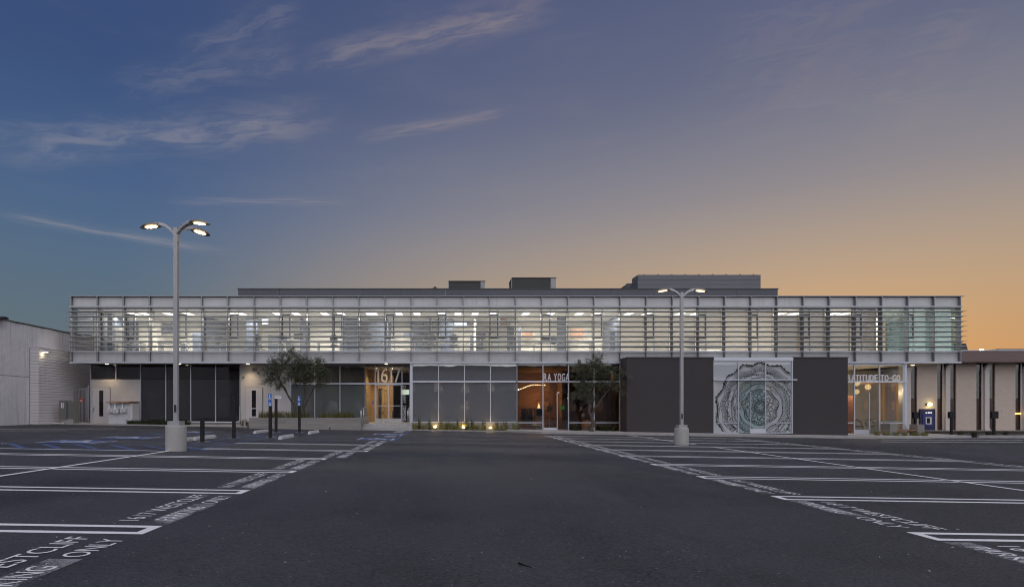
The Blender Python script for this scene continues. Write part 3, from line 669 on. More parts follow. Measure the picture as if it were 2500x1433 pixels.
# entrance
eu = [892, 916, 981.5, 1001]
e0, e1 = PX(916, YR)+.03, PX(981.5, YR)-.03
for a, b in ((892, 916), (981.5, 1001)):
    box('sidelight_pane', M_shop, B, PX(a, YR)+.03, PX(b, YR)-.03, YR+.03, YR+.042, FL+.05, Zh-.04)
for a, b in ((892, 916), (916, 981.5), (981.5, 1001)):
    box('transom_pane', M_shop, B, PX(a, YR)+.03, PX(b, YR)-.03, YR+.03, YR+.042, Zh+.035, 3.86)
for a in eu: box('mullion', M_mull, B, PX(a, YR)-.025, PX(a, YR)+.025, YR-.03, YR+.06, FL-.02, 3.945)
box('transom_rail', M_trim, B, PX(890, YR), PX(1002, YR), YR-.12, YR-.034, Zh-.055, Zh+.03)
box('head_rail', M_fin, B, PX(892, YR)+.03, PX(1001, YR)-.03, YR-.02, YR+.05, 3.87, 3.944)
xm = (e0+e1)/2
for a, b, s in ((e0+.005, xm-.01, 1), (xm+.01, e1-.005, -1)):
    dr = box('glass_door', M_shop, B, a+.04, b-.04, YR+.0, YR+.012, FL+.27, Zh-.12)
    fr = MB()
    for q in ((a, a+.038, FL+.02, Zh-.06), (b-.038, b, FL+.02, Zh-.06)): fr.box(q[0], q[1], YR-.015, YR+.03, q[2], q[3])
    fr.box(a+.04, b-.04, YR-.015, YR+.03, Zh-.115, Zh-.062); fr.build('door_stile', M_mull, dr)
    box('kick_plate', M_steel, dr, a+.04, b-.04, YR-.018, YR+.032, FL+.02, FL+.265)
    box('push_bar', M_steel, dr, a+.06, b-.06, YR-.06, YR-.02, FL+1.02, FL+1.06)
box('threshold', M_steel, B, e0, e1, YR-.05, YR+.1, FL-.015, FL+.012)
# lobby interior
lb0, lb1 = PX(892, YR), PX(1001, YR)
box('lobby_floor', M_walk, B, lb0-.4, lb1+1.2, YR+.07, 42, FL-.1, FL-.02)
box('lobby_ceiling', M_ceil, B, lb0-.4, lb1+1.2, YR+.07, 42, 3.80, 3.86)
for i in range(3): box('oak_wall_board', M_wood, B, lb0-.2+i*.52, lb0-.2+i*.52+.512, 39.0, 39.06, FL-.02, 3.79)
for i in range(5): box('oak_wall_board', M_wood, B, lb0-.10, lb0-.04, YR+.3+i*.55, YR+.3+i*.55+.542, FL-.02, 3.79)
box('lobby_inner_door', M_slate, B, PX(924, 38.9), PX(931, 38.9), 38.93, 38.98, FL, PZ(948, 38.9))
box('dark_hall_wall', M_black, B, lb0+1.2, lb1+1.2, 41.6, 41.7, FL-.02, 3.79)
box('hall_window', emis('far_window_glow', (.80, .95, .80), 1.2), B, PX(979, 41.5), PX(999, 41.5), 41.5, 41.55, PZ(963, 41.5), PZ(951, 41.5))
stt = MB()
for i in range(9): stt.box(lb1-.9+i*.13, lb1-.1+i*.13, 39.2+i*.05, 39.5+i*.05, FL+.18*i+.5, FL+.18*i+.54)
stt.build('stair_treads', M_slate, B)
for x, y in ((lb0+.6, 37.0), (lb0+1.5, 37.3), (lb0+1.0, 38.2)):
    dl_ = MB().cyl(x, y, 3.785, 3.799, .07).build('fill_downlight', M_down, B)
    l = bpy.data.lights.new('lobby_fill_spot', 'SPOT'); l.energy = 120; l.color = (1, .84, .60); l.spot_size = R(130); l.spot_blend = .9; l.shadow_soft_size = .07  # spots added to brighten the lobby
    lo = bpy.data.objects.new('lobby_fill_spot', l); COL.objects.link(lo); lo.parent = dl_; lo.location = (0, 0, -.04)
# column beside the entrance
box('white_column', M_trim, B, PX(1001.5, YS), PX(1006.5, YS), YS-.12, YR+.1, .2, 3.944)
# centre: frosted glass over a board-formed plinth
cu = [1007, 1070.5, 1134, 1197.5, 1262]
CZ0 = PZ(1031, YS); CZh = PZ(931, YS)
storefront(cu, YS, CZ0, CZh, 3.945, [(M_frost, M_frost)]*4)
pb0, pb1 = PX(1004, YS), PX(1263, YS)
for i in range(4):
    za = gz(pb1)-.1+i*(CZ0-gz(pb1)+.1)/4; zb = gz(pb1)-.1+(i+1)*(CZ0-gz(pb1)+.1)/4
    box('plinth_board_course', M_conc, B, pb0+.003*i, pb1-.002*(i % 2), YS-.16+.006*(i % 2), YS+.2, za+.004, zb-.004)
box('plinth_core', M_black, B, pb0, pb1, YS+.1, YS+.4, -.2, CZ0-.02)
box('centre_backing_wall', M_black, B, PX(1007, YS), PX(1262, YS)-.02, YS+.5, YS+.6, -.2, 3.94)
# yoga shop
yu = [1262.5, 1325.5, 1388, 1450.5, 1513]
YZ0 = PZ(1055, YS); YZm = PZ(1031.5, YS)
for i, (a, b) in enumerate(zip(yu, yu[1:])):
    x0, x1 = PX(a, YS)+.031, PX(b, YS)-.031
    box('window_pane', M_shop, B, x0, x1, YS+.03, YS+.042, CZh+.035, 3.88)
    if i != 1:
        box('window_pane', M_shop, B, x0, x1, YS+.03, YS+.042, YZm+.03, CZh-.035); box('window_pane', M_shop, B, x0, x1, YS+.03, YS+.042, YZ0+.05, YZm-.03)
        box('mid_rail', M_mull, B, x0-.002, x1+.002, YS-.026, YS+.055, YZm-.028, YZm+.028); box('sill_rail', M_mull, B, x0-.002, x1+.002, YS-.026, YS+.056, YZ0, YZ0+.045)
for a in yu: box('mullion', M_mull, B, PX(a, YS)-.028, PX(a, YS)+.028, YS-.03, YS+.06, YZ0-.02, 3.945)
box('transom_rail', M_trim, B, PX(1260, YS), PX(1513, YS), YS-.10, YS-.034, CZh-.055, CZh+.03)
box('head_rail', M_mull, B, PX(1263, YS)+.03, PX(1512, YS)-.03, YS-.026, YS+.056, 3.885, 3.943)
dx0, dx1 = PX(1326, YS)+.03, PX(1361, YS)
yd = box('shop_door', M_shop, B, dx0, dx1-.04, YS+.0, YS+.012, YZ0+.28, CZh-.06)
box('kick_plate', M_trim, yd, dx0, dx1, YS-.02, YS+.03, YZ0+.01, YZ0+.275)
box('pull_bar', M_trim, yd, dx1-.038, dx1-.002, YS-.06, YS+.03, YZ0+.28, PZ(958, YS))
box('closer', M_trim, yd, dx1-.01, dx1+.10, YS-.05, YS-.02, PZ(960, YS), PZ(956, YS))
box('window_pane', M_shop, B, dx1+.01, PX(1388, YS)-.031, YS+.03, YS+.042, YZ0+.03, CZh-.06)
# shop interior shell
box('shop_floor', M_shopfloor, B, PX(1262, YS)+.03, 10.1, YS+.08, 41, -.30, YZ0-.02)
box('shop_back_wall', M_brownwall, B, PX(1262, YS)-1.0, 13.0, 40.5, 40.7, -.2, 3.94)
box('shop_side_wall', M_brownwall, B, PX(1262, YS)-.15, PX(1262, YS)-.03, YS+.62, 40.4, -.2, 3.94)
box('shop_partition', M_brownwall, B, 7.55, 7.7, 38.6, 40.4, -.2, 3.94)
box('shop_ceiling', M_brownwall, B, PX(1262, YS)+.03, 13, YS+.08, 40.4, 3.70, 3.76)
box('shop_side_wall', M_brownwall, B, 10.9, 11.0, YS+.1, 40.4, -.2, 3.94)

# ------------------------------------------------------------------ charcoal entrance volume with the printed glass
YB = 33.2
DX0, DX1, DZ1 = PX(1530, YB), PX(2070, YB), 4.10
MX0, MX1 = PX(1742, YB), PX(1936, YB)
box('charcoal_wall', M_darkwall, B, DX0, MX0, YB, YF-.05, -.6, DZ1)
box('charcoal_wall', M_darkwall, B, MX1, DX1, YB, YF-.05, -.7, DZ1)
box('wall_coping', M_coping, B, DX0-.03, MX0, YB-.04, YF-.04, DZ1+.002, DZ1+.06)
box('wall_coping', M_coping, B, MX1, DX1+.03, YB-.04, YF-.04, DZ1+.002, DZ1+.06)
box('bay_head_flashing', M_trim, B, MX0+.005, MX1-.005, YB-.04, YF-.05, DZ1-.14, DZ1+.03)
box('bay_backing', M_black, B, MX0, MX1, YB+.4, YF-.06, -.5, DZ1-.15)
mu_ = [1743, 1803.5, 1869.5, 1935]
MZ0, MZm, MZh, MZ1 = PZ(1058, YB), PZ(1032.5, YB), PZ(927, YB), DZ1-.145
for i, (a, b) in enumerate(zip(mu_, mu_[1:])):
    x0, x1 = PX(a, YB)+.03, PX(b, YB)-.03; ml = M_filmteal if i == 1 else M_film
    box('printed_pane', M_film, B, x0, x1, YB+.06, YB+.072, MZh+.03, MZ1-.05)
    if i == 1:
        xs_ = PX(1833.5, YB)
        box('printed_pane', ml, B, x0, xs_-.012, YB+.06, YB+.072, MZ0+.02, MZh-.03); box('printed_pane', ml, B, xs_+.012, x1, YB+.06, YB+.072, MZ0+.30, MZh-.03)
        box('kick_plate', M_trim, B, xs_-.05, x1+.01, YB+.0, YB+.05, MZ0+.01, MZ0+.29); box('pull_bar', M_trim, B, xs_-.011, xs_+.011, YB+.02, YB+.056, MZ0+.30, PZ(956, YB))
        box('closer', M_trim, B, PX(1863, YB), PX(1869, YB), YB+.0, YB+.028, PZ(957, YB), PZ(953.5, YB))
    else:
        box('printed_pane', ml, B, x0, x1, YB+.06, YB+.072, MZm+.028, MZh-.03); box('printed_pane', ml, B, x0, x1, YB+.06, YB+.072, MZ0+.05, MZm-.028)
        box('mid_rail', M_mull, B, x0, x1, YB+.01, YB+.055, MZm-.025, MZm+.025); box('sill_rail', M_mull, B, x0, x1, YB+.01, YB+.055, MZ0, MZ0+.045)
for a in mu_: box('mullion', M_mull, B, PX(a, YB)-.027, PX(a, YB)+.027, YB+.004, YB+.07, MZ0, MZ1)
box('head_rail', M_mull, B, MX0+.05, MX1-.05, YB+.006, YB+.055, MZ1-.048, MZ1-.002)
box('transom_rail', M_trim, B, PX(1741, YB), PX(1944, YB), YB-.10, YB-.002, MZh-.03, MZh+.03)
# line drawing printed on the glass
ink = MB(); CXm, CZm, S = PX(1858, YB), PZ(993.6, YB), .00353*YB/33.2
def okpt(p): return MX0+.07 < p[0] < MX1-.07 and MZ0+.06 < p[1] < MZ1-.06
def stroke(pts, w):
    yk = YB+.0555
    for a, b in zip(pts, pts[1:]):
        if okpt(a) and okpt(b):
            d = Vector((b[0]-a[0], b[1]-a[1]))
            if d.length < 1e-6: continue
            w_ = w*1.3; d.normalize(); n = Vector((-d.y, d.x))*w_/2; e = d*w_*.3
            ink.add([(a[0]-e.x-n.x, yk, a[1]-e.y-n.y), (b[0]+e.x-n.x, yk, b[1]+e.y-n.y), (b[0]+e.x+n.x, yk, b[1]+e.y+n.y), (a[0]-e.x+n.x, yk, a[1]-e.y+n.y)], [(0, 1, 2, 3)])
rk = random.Random(3)
def ringf(r, amp, lobes, ph):
    h = [(rk.uniform(.3, 1)*amp, k, rk.uniform(0, 6.3)) for k in (lobes, lobes+2, 2*lobes-1)]
    return lambda t: r*S*(1+sum(a*math.sin(k*t+p) for a, k, p in h)) 
def pt(f, t, add=0.0): r = f(t)+add*S; return (CXm+r*math.cos(t), CZm+r*math.sin(t))
def ring(f, w, add=0.0, n=180): stroke([pt(f, 2*math.pi*i/n, add) for i in range(n+1)], w*S)
def ticks(f, a0, a1, n, w, jit=.3, part=1.0):
    for i in range(n):
        if rk.random() > part: continue
        t = 2*math.pi*(i+rk.uniform(-jit, jit))/n
        stroke([pt(f, t, a0), pt(f, t+rk.uniform(-.006, .006), a0+(a1-a0)*rk.uniform(.7, 1.0))], w*S)
def scallop(f, n, h, w):
    for i in range(n):
        stroke([pt(f, 2*math.pi*(i+k/8)/n, h*math.sin(math.pi*k/8)) for k in range(9)], w*S)
f0 = ringf(88, .05, 3, 0); ring(f0, 11); ring(f0, 7, -24)
for a in range(5):
    t = a*1.26+.4; stroke([(CXm+20*S*math.cos(t), CZm+20*S*math.sin(t)), pt(f0, t+.3, -26)], 6*S); stroke([pt(f0, t, -28), pt(f0, t+1.2, -30)], 5*S)
f1 = ringf(138, .03, 4, 1); ring(f1, 7); ticks(f1, -44, -6, 40, 7); 
f2 = ringf(150, .02, 4, 1); scallop(f2, 13, 58, 7); scallop(f2, 13, 38, 4)
f3 = ringf(232, .03, 5, 1); scallop(f3, 16, 16, 6); ring(f3, 5, -10)
f4 = ringf(285, .035, 5, 2); ring(f4, 8); ticks(f4, -36, -3, 66, 6)
f5 = ringf(352, .03, 5, 2); ring(f5, 4); f5b = ringf(250, .03, 6, 2); ticks(f5b, 0, 14, 60, 4); ring(f5b, 4, 16)
f6 = ringf(360, .04, 6, 2); ring(f6, 6); ticks(f6, 4, 42, 120, 4.5); ring(f6, 4, 46)
f7 = ringf(428, .02, 6, 2); scallop(f7, 46, 16, 6); ring(f7, 4, -8); scallop(f7, 46, 34, 3.5)
f7b = ringf(470, .02, 6, 2); ring(f7b, 4); scallop(f7b, 60, 12, 4); ticks(f7b, -14, 0, 90, 4)
f8 = ringf(520, .03, 7, 2); ring(f8, 6); ticks(f8, -38, 0, 34, 5, .15); ticks(f8, 4, 18, 70, 9, .4, .8); ring(f8, 4, 22)
f9 = ringf(548, .03, 7, 2); ticks(f9, 0, 76, 300, 4.4); ring(f9, 5, 78); ring(f9, 5, 0)
zz = []; rr = random.Random(8); tt = 0
while tt < 2*math.pi: zz.append((tt, 705+(24 if len(zz) % 2 else -22)+rr.uniform(-26, 26))); tt += rr.uniform(.14, .3)
zz.append((2*math.pi, zz[0][1]))
for ad, w in ((0, 9), (-22, 5)): stroke([(CXm+(r+ad)*S*math.cos(t), CZm+(r+ad)*S*math.sin(t)) for t, r in zz for _ in (0,)], w*S)
def dense(z):
    o = []
    for (t0, r0), (t1, r1) in zip(z, z[1:]):
        for k in range(6): q = k/6; o.append((t0+(t1-t0)*q, r0+(r1-r0)*q))
    return o
dz_ = dense(zz)
for ad, w in ((0, 8), (-24, 5)): stroke([(CXm+(r+ad)*S*math.cos(t), CZm+(r+ad)*S*math.sin(t)) for t, r in dz_], w*S)
for t, r in dz_:
    for q in range(2):
        t2 = t+rk.uniform(-.03, .03); stroke([(CXm+r*S*math.cos(t2), CZm+r*S*math.sin(t2)), (CXm+(r+rk.uniform(8, 22))*S*math.cos(t2), CZm+(r+rk.uniform(8, 22))*S*math.sin(t2))], 9*S)
for s, t0, t1 in (('breathe', 3.30, 2.42), ('in', 1.80, 1.60), ('light', 1.15, .62)):
    vs, fs = text_geo(s, .35)
    P = []
    for a, b in vs:
        t = t0+(t1-t0)*a; r = (303+46*b)*S; P.append((CXm+r*math.cos(t), YB+.0553, CZm+r*math.sin(t)))
    ink.add(P, fs)
ink.build('printed_line_drawing', M_ink, B)

# ------------------------------------------------------------------ cafe at the right end
GX1 = PX(2205, YS)
gu = [2060, 2085.5, 2147, 2205.5]
GZ0, GZh, GZm = PZ(1060, YS), PZ(931.5, YS), PZ(1032, YS)
for i, (a, b) in enumerate(zip(gu, gu[1:])):
    x0, x1 = PX(a, YS)+.03, PX(b, YS)-.03
    box('window_pane', M_shop, B, x0, x1, YS+.03, YS+.042, GZh+.03, 3.80)
    if i != 1:
        box('window_pane', M_shop, B, x0, x1, YS+.03, YS+.042, GZm+.03, GZh-.035); box('window_pane', M_shop, B, x0, x1, YS+.03, YS+.042, GZ0+.05, GZm-.03)
        box('mid_rail', M_trim, B, x0, x1, YS-.026, YS+.055, GZm-.028, GZm+.028); box('sill_rail', M_trim, B, x0, x1, YS-.026, YS+.056, GZ0, GZ0+.045)
for a in gu[1:]: box('mullion', M_trim, B, PX(a, YS)-.028, PX(a, YS)+.028, YS-.03, YS+.06, GZ0-.02, 3.90)
box('transom_rail', M_trim, B, DX1+.6, PX(2212, YS), YS-.12, YS-.034, GZh-.055, GZh+.03)
box('head_rail', M_trim, B, DX1+.6, GX1-.03, YS-.026, YS+.056, 3.81, 3.90)
box('end_column', M_trim, B, GX1+.03, PX(2212.5, YS), YS-.06, YS+.4, -.35, 3.945)
cdx = PX(2122, YS)
cd = box('cafe_door', M_shop, B, PX(2086, YS)+.03, cdx-.04, YS, YS+.012, GZ0+.28, GZh-.06)
box('kick_plate', M_mull, cd, PX(2086, YS)+.03, cdx, YS-.02, YS+.03, GZ0+.01, GZ0+.275); box('pull_bar', M_trim, cd, cdx-.036, cdx-.004, YS-.06, YS+.03, GZ0+.28, PZ(958, YS))
box('window_pane', M_shop, B, cdx+.01, PX(2147, YS)-.031, YS+.03, YS+.042, GZ0+.03, GZh-.06)
box('cafe_floor', M_walk, B, DX1+.1, GX1+.1, YS+.08, 40, -.45, GZ0-.02)
box('cafe_ceiling', M_ceil, B, DX1-1, GX1+.1, YS+.08, 40, 3.82, 3.9)
box('cafe_back_wall', M_stucco, B, DX1-1, PX(2152, 39.5), 39.5, 39.7, -.4, 3.81)
box('cafe_back_wall', M_stucco, B, PX(2200, 39.5), GX1+2.3, 39.5, 39.7, -.4, 3.81)
box('tiled_wall', M_tile, B, DX1-.6, PX(2083, 37), 37, 37.1, -.4, PZ(966, 37))
box('white_brick_wall', M_brick, B, PX(2160, 38.5), PX(2191, 38.5), 38.5, 38.6, -.4, PZ(943, 38.5))
for u in (2149, 2157.5, 2192, 2201): box('oak_post', M_wood, B, PX(u, 37.5)-.08, PX(u, 37.5)+.08, 37.5, 37.6, -.35, PZ(938, 37.5))
box('oak_beam', M_wood, B, PX(2100, 37.5), PX(2203, 37.5), 37.48, 37.62, PZ(937.9, 37.5), PZ(932, 37.5))
box('cafe_side_wall', M_stucco, B, DX1-1.1, DX1-1.0, YS+.1, 39.4, -.4, 3.81)

# soffit downlights, each a glowing lens with its own lamp
def downlight(x, y, e=14.0, col=(1.0, .74, .45), z=3.95):
    o = MB().cyl(x, y, z-.012, z-.002, .085).build('soffit_downlight', M_down, B)
    l = bpy.data.lights.new('downlight_lamp', 'SPOT'); l.energy = e; l.color = col; l.spot_size = R(110); l.spot_blend = .9; l.shadow_soft_size = .08
    lo = bpy.data.objects.new('downlight_lamp', l); COL.objects.link(lo); lo.parent = o; lo.location = (0, 0, -.03)
for u, y in ((261, 35.6), (438, 35.5), (605, 35.5), (770, 35.5), (943, 35.4), (2228, 36.5)): downlight(PX(u, y), y, 75 if u in (261, 605) else 26)

# ------------------------------------------------------------------ signs
def sign(name, s, u0, u1, v0, v1, Y, mat, label, depth=.06, gap=.0, spans=None):
    e = empty(name, (PX((u0+u1)/2, Y), Y, PZ(v1, Y)), label, 'sign')
    x0, x1, z0, z1 = PX(u0, Y), PX(u1, Y), PZ(v1, Y), PZ(v0, Y)
    wid = {' ': .5, 'I': .42, '1': .58, '-': .8, 'M': 1.25, 'W': 1.35}
    tot = sum(wid.get(c, 1.0) for c in s); x = x0; per = (x1-x0)/tot
    for c in s:
        w = wid.get(c, 1.0)*per
        if c != ' ':
            m = MB(); za, zb = (z0, z1) if c != '-' else (z0+(z1-z0)*.42, z0+(z1-z0)*.53)
            a, b = x+w*.10, x+w*.90
            if c in 'I': a, b = x+w*.30, x+w*.68
            if c == '1': a, b = x+w*.10, x+w*.72
            solid_text(m, c, a, b, za, zb, Y-depth, Y); m.build('letter', mat, e)
        x += w
    return e
M_num = pm('brushed_numeral', (.62, .56, .47), .35, .3, var=.05)
sign('address_sign', '1617', 917, 981, 897.5, 933.6, YR-.036, M_num, 'large pale numerals 1617 standing over the entrance doors', .12)
sign('storefront_sign', 'RA YOGA', 1326, 1390, 911.5, 929.5, YS-.04, M_white, 'white raised letters RA YOGA above the shop door, partly behind olive tree', .07)
sign('storefront_sign', 'GRATITUDE TO-GO', 2056, 2197, 915, 930.5, YS-.04, M_white, 'white raised letters GRATITUDE TO-GO on the rail above the cafe glass', .07)
cs_ = empty('vertical_sign', (PX(988, YR), YR-.01, PZ(1027, YR)), 'white vertical lettering CALLAWAY COMMONS on glass beside the entrance doors', 'sign')
s = 'CALLAWAY COMMONS'; v = 941.0; dv = (1027-941)/len(s)
for c in s:
    if c != ' ':
        vs, fs = text_geo(c); za, zb = PZ(v+.5, YR), PZ(v+dv-.5, YR); xa, xb = PX(983.5, YR), PX(991, YR)
        if c == 'I': pass
        # letters lie on their side: reading runs downwards
        MB().add([(xa+(xb-xa)*b, YR+.024, za+(zb-za)*a) for a, b in vs], [tuple(f) for f in fs]).build('letter', M_white, cs_)
    v += dv
ia = box('accessible_decal', M_blue, B, PX(908, YR), PX(912.5, YR), YR+.020, YR+.026, PZ(984.5, YR), PZ(980, YR))

# ------------------------------------------------------------------ kerbs, walks and planters
def struct(name, mb, mat, label): return tag(mb.build(name, mat), label, None, None, 'structure')
WK = 31.6
xa, xb = PX(1265, 33.0), 22.6
struct('pavement', MB().sloped([(xa-.6, 33.5), (xa+1.0, WK), (xb+.3, WK), (xb+.3, 34.9), (xa-.6, 34.9)], .11, -.2), M_walk, 'pale concrete walk in front of the shop and charcoal walls')
kb = MB()
for i in range(8):
    a = xa+1.0+(xb-.7-xa)*i/8; b = xa+1.0+(xb-.7-xa)*(i+1)/8
    k = MB().sloped([(a+.006, WK-.16), (b-.006, WK-.16), (b-.006, WK-.004), (a+.006, WK-.004)], .115, -.2); tag(k.build('kerb', M_kerb), 'concrete kerb length along the shop walk', None, None, 'structure')
struct('pavement', MB().sloped([(22.95, 32.4), (27.6, 32.9), (30.2, 34.0), (30.2, 41), (22.95, 41)], .12, -.2), M_walk, 'concrete patio in front of the cafe')
struct('pavement', MB().sloped([(PX(176, 35), 34.4), (-11.6, 34.4), (-11.6, 36.3), (PX(176, 35), 36.3)], .07, -.2), M_walk, 'concrete walk along the service doors')
struct('pavement', MB().sloped([(-23.6, 33.2), (PX(176, 35)-.02, 33.8), (PX(176, 35)-.02, 40), (-23.6, 40)], .05, -.2), M_walk, 'concrete apron in front of the side gate')
# bed in front of the centre plinth
bx0, bx1 = PX(1003, YS), PX(1264, YS)
struct('planting_bed', MB().sloped([(bx0, 33.75), (bx1, 33.6), (bx1, 34.58), (bx0, 34.58)], .02, -.2), M_soil, 'dark soil bed below the frosted windows')
for i in range(5):
    a = bx0-.15+(bx1-bx0+.1)*i/5; b = bx0-.15+(bx1-bx0+.1)*(i+1)/5
    tag(MB().sloped([(a+.005, 33.55), (b-.005, 33.5), (b-.005, 33.66), (a+.005, 33.71)], .055, -.2).build('kerb', M_kerb), 'kerb length along the planted bed', None, None, 'structure')
# steps to the entrance
sx0, sx1 = PX(884, 33.4), PX(1003, 33.6)
st = empty('entrance_steps', ((sx0+sx1)/2, 33.0, gz(sx0)), 'two broad concrete steps up to the glass entrance doors', 'steps')
box('step', M_walk, st, sx0, sx1+.1, 32.9, 34.2, -.1, gz(sx0)+.15); box('step', M_walk, st, sx0+.05, sx1+.05, 33.6, YR-.06, -.1, FL-.02)
def rail(x, label):
    e = empty('handrail', (x, 33.3, FL), label, 'handrail', 'handrails at the entrance steps')
    t = MB().tube([(x, 33.15, .2), (x, 33.15, 1.12), (x, 33.3, 1.24), (x, 35.2, 1.36), (x, 35.4, 1.30), (x, 35.4, .38)], .022); t.build('rail_pipe', M_steel, e, True)
    MB().tube([(x, 34.2, .38), (x, 34.2, 1.29)], .02).build('rail_post', M_steel, e, True)
rail(PX(883, 33.4), 'steel handrail at the entrance steps beside the concrete planter'); rail(PX(996.5, 33.4), 'steel handrail at the entrance steps beside the white column')
# raised planter left of the entrance
plx0, plx1 = PX(608, 32.6), PX(881, 32.6); pz1 = PZ(1019.5, 32.6)
pl = empty('planter', ((plx0+plx1)/2, 32.6, 0), 'long board-formed concrete planter left of the entrance steps', 'planter')
zb0 = -.05
for i in range(5):
    za = zb0+(pz1-zb0)*i/5; zb = zb0+(pz1-zb0)*(i+1)/5; o = .007*(i % 2)
    xs = [plx0]+[plx0+(plx1-plx0)*q for q in ((.30, .72), (.22, .60), (.42, .80), (.33, .66), (.5, .86))[i]]+[plx1]
    for a, b in zip(xs, xs[1:]): box('form_board', M_conc, pl, a+.002, b-.002, 32.6+o, 32.85, za+.003, zb-.003)
    box('form_board', M_conc, pl, plx1-.25, plx1+.002+o, 32.853, 35.9, za+.003, zb-.003)
box('planter_back', M_conc, pl, plx0, plx0+.2, 32.853, 35.9, zb0, pz1-.01)
box('planter_soil', M_soil, pl, plx0+.21, plx1-.26, 32.86, 35.9, .2, pz1-.06)
dh = MB().cyl(PX(805, 32.59), 0, 0, .02, .045).build('drain_hole', M_black, pl)
dh.rotation_euler = (R(90), 0, 0); dh.location = Vector((PX(805, 32.59), 32.606, PZ(1045.5, 32.59)))-wloc(pl)

# ------------------------------------------------------------------ plants
def blades(mb, cx, cy, z, n, h, spread, w, rn, lean=.5, droop=.25):
    for _ in range(n):
        a = rn.uniform(0, 6.283); r0 = spread*.35*math.sqrt(rn.random()); hh = h*rn.uniform(.55, 1.05); l = lean*rn.uniform(.2, 1)*hh
        x, y = cx+r0*math.cos(a), cy+r0*math.sin(a); t = a+rn.uniform(-.5, .5); d = (math.cos(t), math.sin(t)); nn = (-d[1]*w/2, d[0]*w/2)
        q = [(x, y, z, 1.0), (x+d[0]*l*.35, y+d[1]*l*.35, z+hh*.6, .8), (x+d[0]*l, y+d[1]*l, z+hh*(1-droop*rn.random()), .12)]
        vs = []
        for px_, py_, pz_, k in q: vs += [(px_-nn[0]*k, py_-nn[1]*k, pz_), (px_+nn[0]*k, py_+nn[1]*k, pz_)]
        mb.add(vs, [(0, 1, 3, 2), (2, 3, 5, 4)])
    return mb
ORD = ['first', 'second', 'third', 'fourth', 'fifth', 'sixth', 'seventh', 'eighth', 'ninth', 'tenth', 'eleventh', 'twelfth', 'thirteenth', 'fourteenth', 'fifteenth', 'sixteenth', 'seventeenth', 'eighteenth', 'nineteenth', 'twentieth']
rp = random.Random(21)
# low bed by the plinth: 13 front tufts, 9 behind against the glass
fu = [1012, 1034, 1058, 1083, 1099, 1114, 1130, 1150, 1163, 1180, 1210, 1232, 1259]
for i, u in enumerate(fu):
    x = PX(u, 33.95); z = gz(x)+.02
    o = blades(MB(), x, 33.95, z, 130, rp.uniform(.42, .70), .52, .014, rp, .6).build('ornamental_grass', M_tuft)
    tag(o, f'{ORD[i]} grass clump from the left in the bed before the low plinth', 'grass clump', 'grass clumps before the plinth')
bu = [1024, 1050, 1076, 1094, 1117, 1140, 1153, 1182, 1212, 1233]
for i, u in enumerate(bu):
    x = PX(u, 34.4); z = gz(x)+.02
    o = blades(MB(), x, 34.42, z, 50, rp.uniform(.72, .98), .24, .013, rp, .22).build('upright_grass', M_shrub)
    tag(o, f'{ORD[i]} tall dark grass from the left against the frosted windows', 'grass clump', 'tall grasses against the plinth')
# reeds in the raised planter
ru = [(640, 1.0), (652, 1.0), (664, 1.0), (676, 1.0), (688, 1.0), (700, 1.0), (712, .9), (724, .95), (736, .95), (748, .85), (788, .75), (800, .9), (820, .85), (832, 1.0), (845, 1.0), (857, .85)]
for i, (u, k) in enumerate(ru):
    x = PX(u, 33.1)
    o = blades(MB(), x, 33.1, pz1-.07, 90, .50*k, .62, .018, rp, .12, .1).build('reed_clump', M_reed)
    tag(o, f'{ORD[i]} reed clump from the left in the concrete planter', 'reed clump', 'reed clumps in the planter')
# strip by the service bay
for i, u in enumerate((318, 330, 342, 354, 366, 380, 394, 408, 446, 456)):
    x = PX(u, 34.7)
    o = blades(MB(), x, 34.75, gz(x)+.06, 110, .36, .62, .02, rp, .9, .5).build('ground_cover_clump', M_shrub)
    tag(o, f'{ORD[i]} low dark green clump from the left below the dark panes', 'plant', 'low plants below the dark panes')
for i, u in enumerate((592, 603)):
    x = PX(u, 34.6)
    o = blades(MB(), x, 34.6, gz(x)+.06, 40, .55, .30, .015, rp, .6).build('wispy_grass', M_shrub)
    tag(o, ('left' if i == 0 else 'right')+' wispy grass by the service door left of the planter', 'grass clump', 'wispy grasses by the planter end')
# cafe and bank side tufts
for i, u in enumerate((2141, 2163, 2187, 2210, 2235, 2259)):
    x = PX(u, 33.6); o = blades(MB(), x, 33.6, gz(x)+.115, 90, .34, .38, .016, rp, .9, .35).build('ornamental_grass', M_tuft)
    tag(o, f'{ORD[i]} small grass tuft from the left along the cafe kerb', 'grass clump', 'grass tufts along the cafe kerb')
for i, u in enumerate((2348, 2382, 2418, 2458)):
    x = PX(u, 34.5); o = blades(MB(), x, 34.6, gz(x)+.10, 70, .36, .42, .016, rp, .9, .35).build('dry_shrub', M_shrub)
    tag(o, f'{ORD[i]} dark scrubby plant from the left on the far right island', 'plant', 'scrubby plants on the right island')
for i, (u, yy) in enumerate(((1402, 34.35), (1408, 34.2), (1471, 34.3), (1480, 34.2), (1497, 34.3))):
    x = PX(u, yy); o = blades(MB(), x, yy, gz(x)+.10, 60, .42, .34, .03, rp, .7, .3).build('low_shrub', M_shrub)
    tag(o, f'{ORD[i]} low shrub from the left below the yoga shop glass', 'shrub', 'low shrubs below the yoga shop glass')

